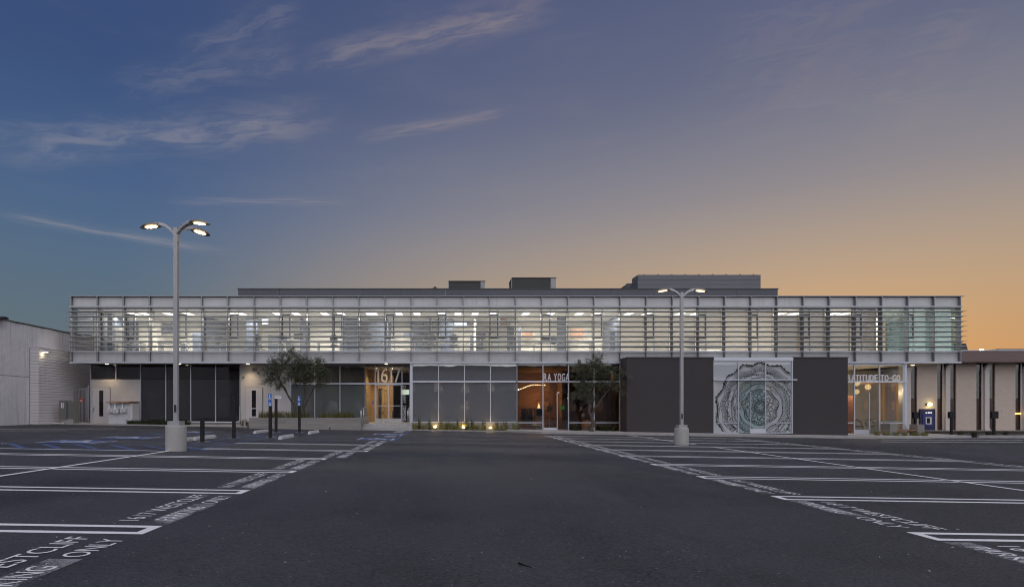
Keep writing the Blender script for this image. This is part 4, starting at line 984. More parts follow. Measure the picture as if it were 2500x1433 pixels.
def olive(name, base, trunks, lobes, nleaf, label, seed):
    rn = random.Random(seed); e = empty(name, base, label, 'tree')
    t = MB(); tips = []
    for pts, r0, r1 in trunks:
        pts = [Vector(p) for p in pts]; P = []
        for a, b in zip(pts, pts[1:]):
            for k in range(4):
                q = k/4; P.append(a.lerp(b, q)+Vector((rn.uniform(-1, 1), rn.uniform(-1, 1), 0))*r0*.42)
        P.append(pts[-1]); rad = [(r0+(r1-r0)*i/(len(P)-1))*rn.uniform(.78, 1.22) for i in range(len(P))]
        t.tube(P, rad, 9); tips.append(pts[-1])
    for c, rr, _ in lobes:                              # limbs into each lobe
        c = Vector(c); s = min(tips, key=lambda q: (q-c).length)
        mid = s.lerp(c, .5)+Vector((rn.uniform(-.1, .1), rn.uniform(-.1, .1), .08))
        t.tube([s, mid, c], [.035, .024, .012], 6)
        for _ in range(7):
            d = Vector((rn.gauss(0, 1), rn.gauss(0, .7), rn.gauss(.2, .8))).normalized()
            t.tube([mid.lerp(c, rn.random()), c+Vector((d.x*rr[0], d.y*rr[1], d.z*rr[2]))*.85], [.014, .004], 4)
    t.build('trunk', M_bark, e, True)
    m = MB(); tot = sum(l[2] for l in lobes)
    for c, rr, wgt in lobes:
        nl = int(nleaf*wgt/tot); ncl = max(8, nl//45)
        for _ in range(ncl):                           # leafy twigs, denser toward the outside of each lobe
            d = Vector((rn.gauss(0, 1), rn.gauss(0, 1), rn.gauss(0, 1))).normalized(); q = rn.random()**.45*rn.uniform(.75, 1.12)
            cc = Vector(c)+Vector((d.x*rr[0], d.y*rr[1], d.z*rr[2]))*q
            tw = (d+Vector((rn.gauss(0, .6), rn.gauss(0, .6), rn.gauss(-.1, .6)))).normalized(); L = rn.uniform(.16, .42)
            for _ in range(45):
                p = cc+tw*L*rn.uniform(-.6, 1)+Vector((rn.gauss(0, .05), rn.gauss(0, .05), rn.gauss(0, .05)))
                ld = (tw*.6+Vector((rn.gauss(0, .8), rn.gauss(0, .8), rn.gauss(0, .8)))).normalized(); s = ld.cross(Vector((rn.gauss(0, 1), rn.gauss(0, 1), rn.gauss(0, 1)))).normalized()
                l = rn.uniform(.06, .115); w = l*.19
                m.add([p, p+ld*l*.5+s*w, p+ld*l, p+ld*l*.5-s*w], [(0, 1, 2, 3)])
    m.build('crown', M_leaf, e)
    return e
Yt = 33.3
def T(u, v, y=Yt): return (PX(u, y), y, PZ(v, y))
olive('olive_tree', T(724, 1021), [([T(726, 1024), T(716, 985), T(696, 952, 33.1), T(680, 925, 33.0)], .075, .045), ([T(742, 1022, 33.4), T(741, 985, 33.4), T(745, 955, 33.3), T(741, 925, 33.2)], .06, .04), ([T(742, 995, 33.4), T(752, 975, 33.3), T(768, 945, 33.2)], .05, .03)],
      [(T(707, 868, 33.0), (.50, .55, .45), 1.3), (T(678, 895, 32.9), (.60, .65, .50), 1.6), (T(662, 912, 33.0), (.45, .5, .42), 1.0), (T(735, 890, 32.9), (.72, .7, .55), 2.2), (T(770, 892, 33.0), (.62, .6, .45), 1.6), (T(792, 906, 33.1), (.42, .45, .42), 1.0), (T(715, 920, 33.0), (.65, .6, .45), 1.6), (T(752, 925, 33.2), (.55, .5, .45), 1.2), (T(684, 940, 33.0), (.35, .4, .32), .6), (T(782, 938, 33.2), (.35, .4, .32), .5), (T(655, 930, 33.1), (.25, .3, .32), .4)],
      12500, 'olive tree growing from the concrete planter left of the entrance', 4)
Yt = 33.4
olive('olive_tree', T(1444, 1054), [([T(1444, 1056), T(1449, 1030), T(1438, 1005), T(1442, 975), T(1436, 945)], .13, .06), ([T(1446, 1018), T(1450, 1000), T(1462, 985), T(1472, 968), T(1487, 950)], .07, .035), ([T(1440, 990), T(1428, 960), T(1420, 935)], .05, .03)],
      [(T(1418, 905), (.62, .55, .5), 1.8), (T(1450, 900), (.65, .6, .55), 1.9), (T(1478, 905), (.52, .55, .5), 1.6), (T(1460, 882, 33.2), (.28, .3, .34), .6), (T(1425, 945), (.55, .5, .48), 1.6), (T(1455, 940), (.55, .5, .45), 1.2), (T(1412, 965), (.38, .4, .4), .9), (T(1500, 925, 33.0), (.32, .35, .42), .6), (T(1516, 915, 32.9), (.32, .3, .36), .5), (T(1512, 950, 32.9), (.28, .3, .36), .45), (T(1440, 970), (.4, .4, .3), .6)],
      10500, 'olive tree with thick gnarled trunk before the yoga shop glass', 9)

# ------------------------------------------------------------------ parking lot lamps
def street_lamp(x, y, heads, ztop, label, base_r=.29, base_h=.66):
    z0 = gz(x); e = empty('street_lamp', (x, y, z0), label, 'street lamp', 'lamps in the parking lot')
    if base_r > .3: b = MB().box(x-base_r*.93, x+base_r*.93, y-base_r*.93, y+base_r*.93, z0-.1, z0+base_h)
    else: b = MB().cyl(x, y, z0-.1, z0+base_h-.012, base_r, base_r, 28).cyl(x, y, z0+base_h-.012, z0+base_h, base_r, base_r-.014, 28)
    b.build('concrete_base', M_base, e)
    box('base_cover', M_pole, e, x-.16, x+.16, y-.16, y+.16, z0+base_h, z0+base_h+.12)
    box('pole', M_pole, e, x-.054, x+.054, y-.054, y+.054, z0+base_h+.12, ztop)
    box('hand_hole_cover', M_darkfr, e, x-.03, x+.03, y-.058, y-.055, z0+base_h+.35, z0+base_h+.55)
    for ang in heads:
        c, s = math.cos(R(ang)), math.sin(R(ang))
        def W(a, l, h): return (x+c*a-s*l, y+s*a+c*l, ztop+h)        # along, lateral, up
        arm = MB(); prof = [(.05, -.14, .055), (.16, -.02, .055), (.30, .07, .065), (.46, .115, .085)]
        vs = []; fs = []
        for a, h, wd in prof: vs += [W(a, -wd, h-.045), W(a, wd, h-.045), W(a, wd*.8, h+.04), W(a, -wd*.8, h+.04)]
        for i in range(3):
            for j in range(4): fs.append((i*4+j, i*4+(j+1) % 4, i*4+4+(j+1) % 4, i*4+4+j))
        fs += [(3, 2, 1, 0), (12, 13, 14, 15)]
        arm.add(vs, fs).build('arm', M_pole, e)
        hd = MB(); prof = [(.465, .118, .11, .05), (.60, .115, .185, .065), (.75, .100, .20, .065), (.88, .075, .165, .05), (.98, .045, .09, .03), (1.02, .03, .03, .015)]
        vs = []; fs = []
        for a, h, wd, th in prof: vs += [W(a, -wd, h-th*.6), W(a, wd, h-th*.6), W(a, wd*.55, h+th*.5), W(a, -wd*.55, h+th*.5)]
        for i in range(len(prof)-1):
            for j in range(4): fs.append((i*4+j, i*4+(j+1) % 4, i*4+4+(j+1) % 4, i*4+4+j))
        fs += [(3, 2, 1, 0), tuple((len(prof)-1)*4+k for k in range(4))]
        h_ = hd.add(vs, fs).build('lamp_head', M_head, e)
        led = MB()
        for a0, a1, wd in ((.56, .62, .055), (.62, .80, .095), (.80, .87, .055)):
            zq = lambda a: .072-(a-.55)*.115-.008
            led.add([W(a0, -wd, zq(a0)), W(a1, -wd, zq(a1)), W(a1, wd, zq(a1)), W(a0, wd, zq(a0)), W(a0, -wd, zq(a0)+.006), W(a1, -wd, zq(a1)+.006), W(a1, wd, zq(a1)+.006), W(a0, wd, zq(a0)+.006)],
                    [(0, 3, 2, 1), (4, 5, 6, 7), (0, 1, 5, 4), (1, 2, 6, 5), (2, 3, 7, 6), (3, 0, 4, 7)])
        led.build('led_panel', M_led, h_)
street_lamp(PX(430, 15.7), 15.7, (172, -14, 58), PZ(556, 15.7), 'tall three-headed parking lamp on round concrete base at left', .262, .67)
street_lamp(PX(1664, 22.5), 22.5, (180, 0), PZ(714, 22.5), 'two-headed parking lamp on concrete base before the charcoal wall', .262, .64)

# ------------------------------------------------------------------ wheel stops and sign posts
def wheel_stop(x, y0, y1, label):
    z = gz(x); n = len('a')
    pr = [(-.075, 0), (.075, 0), (.065, .07), (.035, .125), (-.035, .125), (-.065, .07)]
    vs = [(x+a, y0+(.03 if h > .06 else 0), z+h+.004) for a, h in pr]+[(x+a, y1-(.03 if h > .06 else 0), z+h+.004) for a, h in pr]; k = len(pr)
    m = MB().add(vs, [tuple(range(k)), tuple(range(2*k-1, k-1, -1))]+[(i, k+i, k+(i+1) % k, (i+1) % k) for i in range(k)])
    tag(m.build('wheel_stop', M_stop), label, 'wheel stop', 'white wheel stops by the blue path')
wheel_stop(-8.75, 18.5, 20.3, 'nearest white wheel stop beside the lamp base')
wheel_stop(-8.75, 20.45, 22.3, 'white wheel stop behind the nearest one, left of blue path')
wheel_stop(-8.6, 26.5, 28.4, 'farthest white wheel stop left of the blue path')
wheel_stop(-6.2, 22.0, 23.8, 'white wheel stop right of the blue path, nearer the camera')
wheel_stop(-6.2, 26.7, 28.5, 'far white wheel stop right of the path, near the planter')
def sign_post(x, y, h, label, kind):
    z = gz(x); e = empty('sign_post', (x, y, z), label, 'sign post', 'sign posts along the blue path')
    box('post', M_post, e, x-.055, x+.055, y-.055, y+.055, z, z+h)
    MB().sheet(rect(x-.2, x+.2, y-.12, y+.25), .016).build('footing_patch', M_walk, e)
    if kind == 'blue':
        p = box('sign_plate', M_blue, e, x-.065, x+.065, y-.075, y-.062, z+h-.02, z+h+.46)
        m = MB(); yk = y-.0775; cx, cz = x, z+h+.30
        rg = [(cx+.038*math.cos(t), cz-.02+.045*math.sin(t)) for t in [R(140+20*k) for k in range(12)]]
        def st2(a, b, w=.022):
            d = Vector((b[0]-a[0], b[1]-a[1])).normalized(); nn = Vector((-d.y, d.x))*w/2
            m.add([(a[0]-nn.x, yk, a[1]-nn.y), (b[0]-nn.x, yk, b[1]-nn.y), (b[0]+nn.x, yk, b[1]+nn.y), (a[0]+nn.x, yk, a[1]+nn.y)], [(0, 1, 2, 3)])
        for a, b in zip(rg, rg[1:]): st2(a, b)
        st2((cx-.01, cz+.08), (cx, cz)); st2((cx, cz), (cx+.03, cz)); st2((cx+.03, cz), (cx+.045, cz-.06)); m.add([(cx-.012+.02*math.cos(R(k*45)), yk, cz+.105+.02*math.sin(R(k*45))) for k in range(8)], [tuple(range(8))])
        for k, w in ((0, .045), (1, .03), (2, .05)): m.add([(cx-w, yk, z+h+.10-k*.05), (cx+w, yk, z+h+.10-k*.05), (cx+w, yk, z+h+.125-k*.05), (cx-w, yk, z+h+.125-k*.05)], [(0, 1, 2, 3)])
        m.build('sign_symbol', M_white, p)
    if kind == 'white':
        p = box('sign_plate', M_white, e, x-.02, x+.26, y-.075, y-.062, z+h-.02, z+h+.10)
        box('sign_text_line', M_darkfr, p, x+.03, x+.21, y-.079, y-.076, z+h+.03, z+h+.05)
sign_post(PX(494, 19.6), 19.6, .80, 'short dark post nearest the lamp base, without a sign', 'none')
sign_post(PX(571, 22.4), 22.4, 1.62, 'tall plain dark post in front of the service bay', 'none')
sign_post(PX(660, 23.0), 23.0, 1.25, 'dark post with blue accessible parking plate, the nearer one', 'blue')
sign_post(PX(674, 28.0), 28.0, 1.62, 'dark post topped by a small white plate', 'white')
sign_post(PX(731, 28.2), 28.2, 1.30, 'dark post with blue plate before the olive tree trunk', 'blue')

# ------------------------------------------------------------------ uplights in the bed
for i, u in enumerate((1062, 1131.5, 1197)):
    x, y = PX(u, 33.85), 33.85; z = gz(x)+.02
    e = empty('garden_uplight', (x, y, z), ('left', 'middle', 'right')[i]+' glowing garden uplight in the bed before the plinth', 'garden light', 'uplights before the plinth')
    MB().cyl(x, y, z, z+.16, .018).build('stake', M_black, e); MB().cyl(x, y+.02, z+.10, z+.22, .055, .06).build('housing', M_black, e)
    MB().sphere((x, y-.05, z+.19), .06, sq=(1.25, .6, .8)).build('lens', M_flood, e, True)
    l = bpy.data.lights.new('uplight_lamp', 'POINT'); l.energy = 14.0; l.color = (1, .70, .34); l.shadow_soft_size = .06
    lo = bpy.data.objects.new('uplight_lamp', l); COL.objects.link(lo); lo.parent = e; lo.location = (0, .18, .30)

# ------------------------------------------------------------------ left neighbour
LWX, LSX, LY = -23.5, -22.98, 33.3
W_ = empty('warehouse', (LWX-5, 28, .3), 'old white concrete warehouse with siding at the left edge', 'building')
zT = PZ(780, LWX/PX(0, 1))
box('upper_wall', M_old, W_, LWX-8, LWX, 8, LY-.002, PZ(918, 32.2)+.012, zT)
box('lower_wall', M_old, W_, LWX-8, LWX-.004, 8, LY-.002, 0, PZ(918, 32.2)-.012)
box('wall_joint', M_darkfr, W_, LWX-8, LWX-.03, 8, LY-.004, PZ(918, 32.2)-.011, PZ(918, 32.2)+.011)
box('upper_wall', M_old, W_, LWX-8, LWX, LY, 50, PZ(848, LY)+.01, zT)
box('roof_edge', M_darkfr, W_, LWX-8, LWX+.05, 8, 50, zT+.002, zT+.06)
MB().sphere((PX(12, 31.2), 31.0, zT+.05), .3, sq=(1, 1, .35)).build('roof_vent', M_darkfr, W_, True)
box('siding_core', M_cab, W_, LWX-7, LSX-.02, LY+.02, 50, .1, PZ(848, LY))
bd = MB(); nb = 29; z0b = .25; hb = (PZ(848, LY)-z0b)/nb
for i in range(nb):
    a, b = z0b+i*hb, z0b+(i+1)*hb
    bd.hexa([(LWX+.02, LY-.012, a), (LSX+.012, LY-.012, a), (LSX+.012, 49, a), (LWX+.02, 49, a), (LWX+.02, LY+.008, b-.013), (LSX-.008, LY+.008, b-.013), (LSX-.008, 49, b-.013), (LWX+.02, 49, b-.013)])
tag(bd.build('lap_siding', M_siding, W_), None, None, None, 'stuff')
box('siding_cap', M_trim, W_, LWX+.01, LSX+.03, LY-.03, 49, PZ(848, LY)+.001, PZ(848, LY)+.009)
lf = box('wall_lamp', M_trim, W_, LSX-.05, LSX+.28, LY+.25, LY+.45, PZ(858, LY), PZ(855.5, LY))
box('lamp_lens', M_lens, lf, LSX+.03, LSX+.26, LY+.27, LY+.43, PZ(858, LY)-.02, PZ(858, LY)-.002)
l = bpy.data.lights.new('wall_lamp_light', 'POINT'); l.energy = 2.0; l.color = (1, .85, .5); l.shadow_soft_size = .08
lo = bpy.data.objects.new('wall_lamp_light', l); COL.objects.link(lo); lo.parent = lf; lo.location = (.0, -.1, -.16)
# utility cabinet, gate, meters
yc = 34.4; cx0, cx1 = PX(144, yc), PX(180, yc)
c_ = empty('utility_cabinet', ((cx0+cx1)/2, yc, .35), 'grey electrical cabinet against the siding beside the gate', 'cabinet')
box('deep_cabinet', M_cab, c_, cx0, PX(161.5, yc), yc, yc+.5, PZ(1023, yc), PZ(978, yc)); box('shallow_cabinet', M_cab, c_, PX(161.5, yc)+.005, cx1, yc+.12, yc+.5, .3, PZ(979, yc))
box('conduit_base', M_walk, c_, cx0+.1, cx1-.1, yc+.1, yc+.4, .2, PZ(1023, yc)-.004)
for u in (149, 153): box('warning_label', M_white, c_, PX(u, yc), PX(u+2.4, yc), yc-.006, yc-.002, PZ(996, yc), PZ(983, yc))
for k in range(5): box('panel_seam', M_darkfr, c_, PX(163, yc), PX(178, yc), yc+.112, yc+.118, PZ(985+k*7, yc)-.004, PZ(985+k*7, yc)+.004)
yg = 36.4; gx0, gx1 = PX(180, yg), PX(209, yg); gz0, gz1 = PZ(1031, yg), PZ(948, yg)
gt = empty('metal_gate', ((gx0+gx1)/2, yg, gz0), 'white barred metal gate between warehouse and office building', 'gate')
box('gate_rail', M_gate, gt, gx0, gx1, yg, yg+.05, gz1-.05, gz1); box('gate_rail', M_gate, gt, gx0, gx1, yg, yg+.05, gz0, gz0+.05)
for i in range(9): box('gate_bar', M_gate, gt, gx0+(gx1-gx0-.03)*i/8, gx0+(gx1-gx0-.03)*i/8+.03, yg+.008, yg+.042, gz0+.052, gz1-.052)
rs = box('gate_sign', M_red, gt, PX(193, yg), PX(204, yg), yg-.02, yg-.004, PZ(981, yg), PZ(972, yg))
for k in range(2): box('sign_text_line', M_white, rs, PX(195, yg), PX(202, yg), yg-.024, yg-.021, PZ(979-k*3.2, yg)-.012, PZ(979-k*3.2, yg)+.016)
gx2 = PX(221, YR)-.05
m = MB()
for i in range(5):
    q = (i+.5)/5; x, y = gx1+.04+(gx2-gx1-.08)*q, yg-(yg-YR)*q
    box('fence_bar', M_gate, gt, x-.015, x+.015, y-.015, y+.015, gz0, gz1-.02+.22*q)
m.hexa([(gx1, yg-.02, gz1-.03), (gx2, YR-.02, gz1+.19), (gx2, YR+.02, gz1+.19), (gx1, yg+.02, gz1-.03), (gx1, yg-.02, gz1+.02), (gx2, YR-.02, gz1+.24), (gx2, YR+.02, gz1+.24), (gx1, yg+.02, gz1+.02)]).build('fence_rail', M_gate, gt)
# lean-to with meter boxes
ym = 35.1; lx0, lx1 = PX(262, ym), PX(317, ym); lz = PZ(983, ym)
lt = empty('meter_enclosure', ((lx0+lx1)/2, ym, .35), 'low white meter enclosure with copper-edged lid beside the service door', 'enclosure')
box('front_panel', M_meter, lt, PX(265, ym), lx1-.02, ym, ym+.06, .33, lz-.03); box('side_panel', M_siding, lt, lx1-.08, PX(340, 35.95), ym+.062, YR-.06, .33, lz-.03)
MB().hexa([(lx0, ym-.25, lz), (lx1+.05, ym-.25, lz), (PX(342, YR), YR-.06, lz+.06), (lx0+.2, YR-.06, lz+.06), (lx0, ym-.25, lz+.04), (lx1+.05, ym-.25, lz+.04), (PX(342, YR), YR-.06, lz+.10), (lx0+.2, YR-.06, lz+.10)]).build('lid', M_copper, lt)
for k, (u, v0, v1) in enumerate(((267, 997, 1006), (281, 997, 1008), (299, 997, 1006))):
    mt = box('meter_box', M_meter, lt, PX(u-6, ym-.2), PX(u+7.5, ym-.2), ym-.2, ym-.002, PZ(v1, ym-.2), PZ(v0, ym-.2))
    box('conduit', M_white, mt, PX(u, ym-.1)-.04, PX(u, ym-.1)+.04, ym-.12, ym-.04, PZ(v0, ym-.2)+.001, lz-.01)
    box('meter_mark', M_darkfr, mt, PX(u-2, ym-.2), PX(u+2.5, ym-.2), ym-.206, ym-.202, PZ((v0+v1)/2, ym-.2)-.012, PZ((v0+v1)/2, ym-.2)+.012)
# white stones by the siding
rs_ = random.Random(2); stn = MB()
for i in range(40):
    u = rs_.uniform(126, 155); y = rs_.uniform(33.4, 34.1); stn.sphere((PX(u, y), y, gz(PX(u, y))+.07), rs_.uniform(.03, .07), 6, 4, (1, 1, .7))
tag(stn.build('white_stones', M_stop), 'small heap of white stones at the foot of the siding', None, None, 'stuff')

# ------------------------------------------------------------------ bank at the right
BY = 45.0
K = empty('bank_building', (40, BY, -.4), 'single storey brick bank with arched piers and brown roof band at right', 'building')
bz0, bz1, bz2 = PZ(1050, BY), PZ(887, BY), PZ(860, BY)
box('roof_fascia', M_fascia, K, 26, 62, BY-1.1, 60, bz1+.06, bz2)
box('roof_edge_strip', M_trim, K, 25.95, 62, BY-1.15, 60, bz2+.002, bz2+.06)
box('eave_soffit', M_fascia, K, 26, 62, BY-1.05, BY+.6, bz1, bz1+.055)
box('bank_base', M_kerb, K, 26, 62, BY-1.3, BY+.6, -.6, bz0)
box('window_band', M_bankglass, K, 26, 62, BY+.07, BY+.5, bz0, bz1)
def brickmat():
    m = bpy.data.materials.new('painted_brick_wall'); m.use_nodes = True; t = m.node_tree; X_.tree = t; b = t.nodes['Principled BSDF']
    c = t.nodes.new('ShaderNodeTexCoord'); mp = t.nodes.new('ShaderNodeMapping'); mp.inputs['Rotation'].default_value = (R(-90), 0, 0); t.links.new(c.outputs['Object'], mp.inputs[0])
    br = t.nodes.new('ShaderNodeTexBrick'); br.inputs['Scale'].default_value = 1.0; br.inputs['Brick Width'].default_value = .21; br.inputs['Row Height'].default_value = .075; br.inputs['Mortar Size'].default_value = .008
    br.inputs['Color1'].default_value = (.61, .505, .43, 1); br.inputs['Color2'].default_value = (.55, .45, .385, 1); br.inputs['Mortar'].default_value = (.45, .37, .315, 1)
    t.links.new(mp.outputs[0], br.inputs[0]); t.links.new(br.outputs[0], b.inputs['Base Color']); b.inputs['Roughness'].default_value = .85
    bp = t.nodes.new('ShaderNodeBump'); bp.inputs['Strength'].default_value = .7; bp.inputs['Distance'].default_value = .02; bp.invert = True
    t.links.new(br.outputs['Fac'], bp.inputs['Height']); t.links.new(bp.outputs[0], b.inputs['Normal']); return m
M_bw = brickmat()
for k in range(-1, 5):
    o = 95.4*k
    box('brick_panel', M_bw, K, PX(2238+o, BY), PX(2287.5+o, BY), BY-.03, BY+.06, bz0, bz1-.002)
    w0, w1 = PX(2288.5+o, BY)+.01, PX(2328+o, BY)
    for z0, z1 in ((PZ(973, BY)+.015, PZ(941, BY)-.012), (PZ(941, BY)+.012, bz1-.004)): box('dark_window_pane', M_tint, K, w0, w1, BY+.04, BY+.055, z0, z1)
    box('window_rail', M_fascia, K, w0, w1, BY+.02, BY+.036, PZ(941, BY)-.02, PZ(941, BY)+.02)
    x0, x1 = PX(2303+o, BY), PX(2314+o, BY)
    zc = PZ(915, BY); R0, R1 = .82, .42
    po = [(x0, bz0), (x1, bz0), (x1, zc)]
    for a in range(1, 7): t = R(15*a); po.append((x1+R1*(1-math.cos(t)), zc+(bz1-zc-.004)*math.sin(t)))
    po += [(x0+.42, bz1-.004)]
    for a in range(5, 0, -1): t = R(15*a); po.append((x0+.42*(1-math.cos(t)), zc+.1+(bz1-zc-.104)*math.sin(t)))
    MB().extrude_y(po, BY-.22, BY+.015).build('arched_pier', M_pier, K)
    box('pier_back', M_pier, K, x0-.10, x0-.003, BY-.05, BY+.012, bz0, bz1-.004)
    box('pier_foot', M_pier, K, x0-.03, x1+.03, BY-.26, BY-.222, bz0, bz0+.16)
rf = MB().hexa([(PX(2345, 52), 52, 5.5), (PX(2372, 52), 52, 5.5), (PX(2372, 52), 56, 5.5), (PX(2345, 52), 56, 5.5), (PX(2340, 52), 52, PZ(838, 52)), (PX(2358, 52), 52, PZ(838, 52)), (PX(2358, 52), 56, PZ(838, 52)), (PX(2340, 52), 56, PZ(838, 52))]); rf.build('sloped_roof_hatch', M_hvac, K)
box('roof_equipment', M_mech, K, PX(2438, 52), PX(2530, 52), 52, 55, 5.5, PZ(851.5, 52))
fl_ = empty('roof_floodlight', (PX(2396, 46), 46, bz2+.06), 'bright floodlight on the bank roof edge', 'flood light')
box('bracket', M_black, fl_, PX(2394, 46), PX(2398, 46), 45.98, 46.02, bz2+.062, bz2+.12); MB().sphere((PX(2396, 46), 46, bz2+.24), .14, sq=(1.35, .8, .7)).build('lens', emis('roof_flood_glow', (1, .9, .68), 30), fl_, True)
# cash machine and lamp
ay = BY-.02; at = empty('cash_machine', (PX(2262, ay), ay, bz0), 'navy blue cash machine panel set in the brick wall', 'cash machine')
box('surround', M_navy, at, PX(2243.5, ay), PX(2280, ay), ay-.12, ay+.01, bz0, PZ(998, ay))
box('recess_frame', pm('navy_trim', (.025, .025, .16), .3), at, PX(2249, ay), PX(2275, ay), ay-.14, ay-.122, PZ(1040, ay), PZ(1008, ay))
sc_ = box('screen_panel', M_steel, at, PX(2256, ay), PX(2270, ay), ay-.165, ay-.142, PZ(1035, ay), PZ(1018, ay)); box('keypad', M_black, sc_, PX(2258.5, ay), PX(2266, ay), ay-.175, ay-.167, PZ(1033, ay), PZ(1020, ay))
m = MB(); flat_text(m, 'us bank', lambda a, b: (PX(2256, ay)+(PX(2272, ay)-PX(2256, ay))*a, ay-.144, PZ(1009, ay)+(PZ(1004, ay)-PZ(1009, ay))*b)); m.build('lettering', emis('lit_lettering', (1, .95, .97), 1.6), at)
wl = empty('wall_lamp', (PX(2266, BY), BY, PZ(991, BY)), 'lit yellow wall lamp above the navy cash machine', 'wall lamp')
box('back_plate', M_darkfr, wl, PX(2259, BY), PX(2264, BY), BY-.12, BY-.002, PZ(990, BY), PZ(984, BY)); MB().sphere((PX(2267, BY), BY-.14, PZ(987, BY)), .13, sq=(1.35, .8, .75)).build('lens', M_yellow, wl, True)
l = bpy.data.lights.new('wall_lamp_light', 'POINT'); l.energy = 7; l.color = (1, .84, .35); l.shadow_soft_size = .1
lo = bpy.data.objects.new('wall_lamp_light', l); COL.objects.link(lo); lo.parent = wl; lo.location = (0, -.45, 0)
tl = empty('amber_beacon', (PX(2479.5, BY-.1), BY-.1, PZ(1011, BY)), 'small amber light strip at the right edge of the bank', 'light')
box('lens', emis('amber_glow', (1, .5, .08), 5), tl, PX(2478, BY), PX(2491, BY), BY-.06, BY-.01, PZ(1011, BY), PZ(1007.5, BY))
# island, posts, bench
struct('planting_island', MB().sloped([(30.6, 34.0), (46, 34.0), (46, 35.4), (30.6, 35.4)], .10, -.2), M_soil, 'mulched island with kerb at right')
for i in range(6): tag(MB().sloped([(30.5+i*2.6, 33.84), (33.09+i*2.6, 33.84), (33.09+i*2.6, 33.99), (30.5+i*2.6, 33.99)], .14, -.2).build('kerb', M_kerb), 'kerb length round the right island', None, None, 'structure')
struct('planting_island', MB().sloped([(30.6, 40.2), (46, 40.2), (46, 41.6), (30.6, 41.6)], .12, -.2), M_soil, 'mulched strip before the bank')
for i, (u, y, v0, v1, vb) in enumerate(((2236, 40.8, 1006, 1021, 1056), (2324, 36.6, 1005, 1021, 1063), (2428.5, 34.6, 1004, 1021, 1067))):
    x = PX(u, y); e = empty('drive_through_post', (x, y, gz(x)), ('black box on post behind the concrete bench', 'black box on post before the bank, middle of the three', 'black box on post at far right, nearest of the three')[i], 'sign post', 'black posts before the bank')
    box('post', M_post, e, x-.055, x+.055, y, y+.1, gz(x), PZ(v1, y)); box('sign_box', M_black, e, x-.165, x+.165, y-.04, y+.12, PZ(v1, y)+.002, PZ(v0, y)); box('box_rim', M_post, e, x-.18, x+.18, y-.05, y-.041, PZ(v1, y)-.01, PZ(v0, y)+.012)
by_ = 33.9; bn = empty('bench', (PX(2210, by_), by_, -.3), 'timber plank bench between two concrete end blocks by the cafe', 'bench')
for u0, u1, v0 in ((2173, 2190, 1033), (2240, 2257, 1036)): box('end_block', M_conc, bn, PX(u0, by_), PX(u1, by_), by_, by_+.6, -.35, PZ(v0, by_))
box('plank', M_copper, bn, PX(2190, by_)+.003, PX(2240, by_)-.003, by_+.05, by_+.55, PZ(1052, by_), PZ(1048.5, by_))

# ------------------------------------------------------------------ furniture and lit things indoors
ro = random.Random(17)
dk = [(322, 36.4), (420, 36.8), (530, 36.6), (656, 36.2), (722, 36.0), (805, 36.2), (905, 36.1), (980, 36.4), (1040, 36.0), (1092, 36.2), (1165, 36.0), (1228, 36.1), (1330, 36.9), (1415, 36.6), (1690, 35.9)]
for i, (u, y) in enumerate(dk):
    x = PX(u, y); z = 4.60
    e = empty('desk', (x, y, z), f'{ORD[i]} pale desk from the left behind the upper floor louvers', 'desk', 'desks on the upper floor')
    box('desk_top', M_desk, e, x-.75, x+.75, y-.35, y+.35, z+.70, z+.735)
    for sx_ in (-.7, .66): box('leg', M_steel, e, x+sx_, x+sx_+.04, y-.32, y+.32, z, z+.698)
    if i % 2 == 0:
        e2 = empty('monitor', (x+.1, y, z+.735), f'dark monitor on the {ORD[i]} desk from the left upstairs', 'monitor', 'monitors on the upper floor desks')
        xx = x+ro.uniform(-.3, .3)
        box('screen', M_screen, e2, xx-.3, xx+.3, y+.05, y+.09, z+.90, z+1.26); box('stand', M_steel, e2, xx-.03, xx+.03, y+.06, y+.10, z+.74, z+.899); box('foot', M_steel, e2, xx-.11, xx+.11, y-.02, y+.16, z+.737, z+.745)
    if i % 3 != 1:
        e3 = empty('office_chair', (x-.5, y-.6, z), f'dark office chair at the {ORD[i]} desk from the left upstairs', 'chair', 'office chairs on the upper floor')
        cx = x+ro.choice((-.45, .4)); cy = y-.62
        MB().sphere((cx, cy, z+.48), .25, 12, 6, (1, 1, .2)).build('seat', M_chair, e3, True); MB().sphere((cx, cy-.2, z+.85), .25, 12, 8, (.95, .22, 1.15)).build('backrest', M_chair, e3, True)
        MB().cyl(cx, cy, z+.08, z+.44, .03).build('column', M_steel, e3)
        b = MB()
        for q in range(5): b.tube([(cx, cy, z+.09), (cx+.27*math.cos(q*1.257), cy+.27*math.sin(q*1.257), z+.05)], .018, 6)
        b.build('base', M_screen, e3)
# yoga shop contents
fz = YZ0-.02
xb_ = PX(1316, 38.6); e = empty('lamp_cabinet', (xb_, 38.6, fz), 'orange lit wooden cabinet at the left of the yoga shop', 'cabinet')
box('body', M_wood, e, xb_-.28, xb_+.35, 38.4, 38.9, fz, PZ(996, 38.4)); box('dark_door', M_black, e, xb_-.2, xb_+.18, 38.38, 38.398, PZ(1015, 38.4), PZ(999, 38.4))
e = empty('statue_lamp', (PX(1316, 38.5), 38.5, PZ(995.9, 38.4)), 'small glowing seated figurine lamp on the orange cabinet', 'lamp')
m = MB().cyl(PX(1316, 38.5), 38.6, PZ(995.8, 38.4), PZ(991, 38.5), .10, .06, 12).sphere((PX(1316, 38.5), 38.6, PZ(989, 38.5)), .06).cyl(PX(1316, 38.5), 38.6, PZ(988, 38.5), PZ(982, 38.5), .03, .004, 8); m.build('figure', emis('figurine_glow', (1, .62, .28), 2.5), e, True)
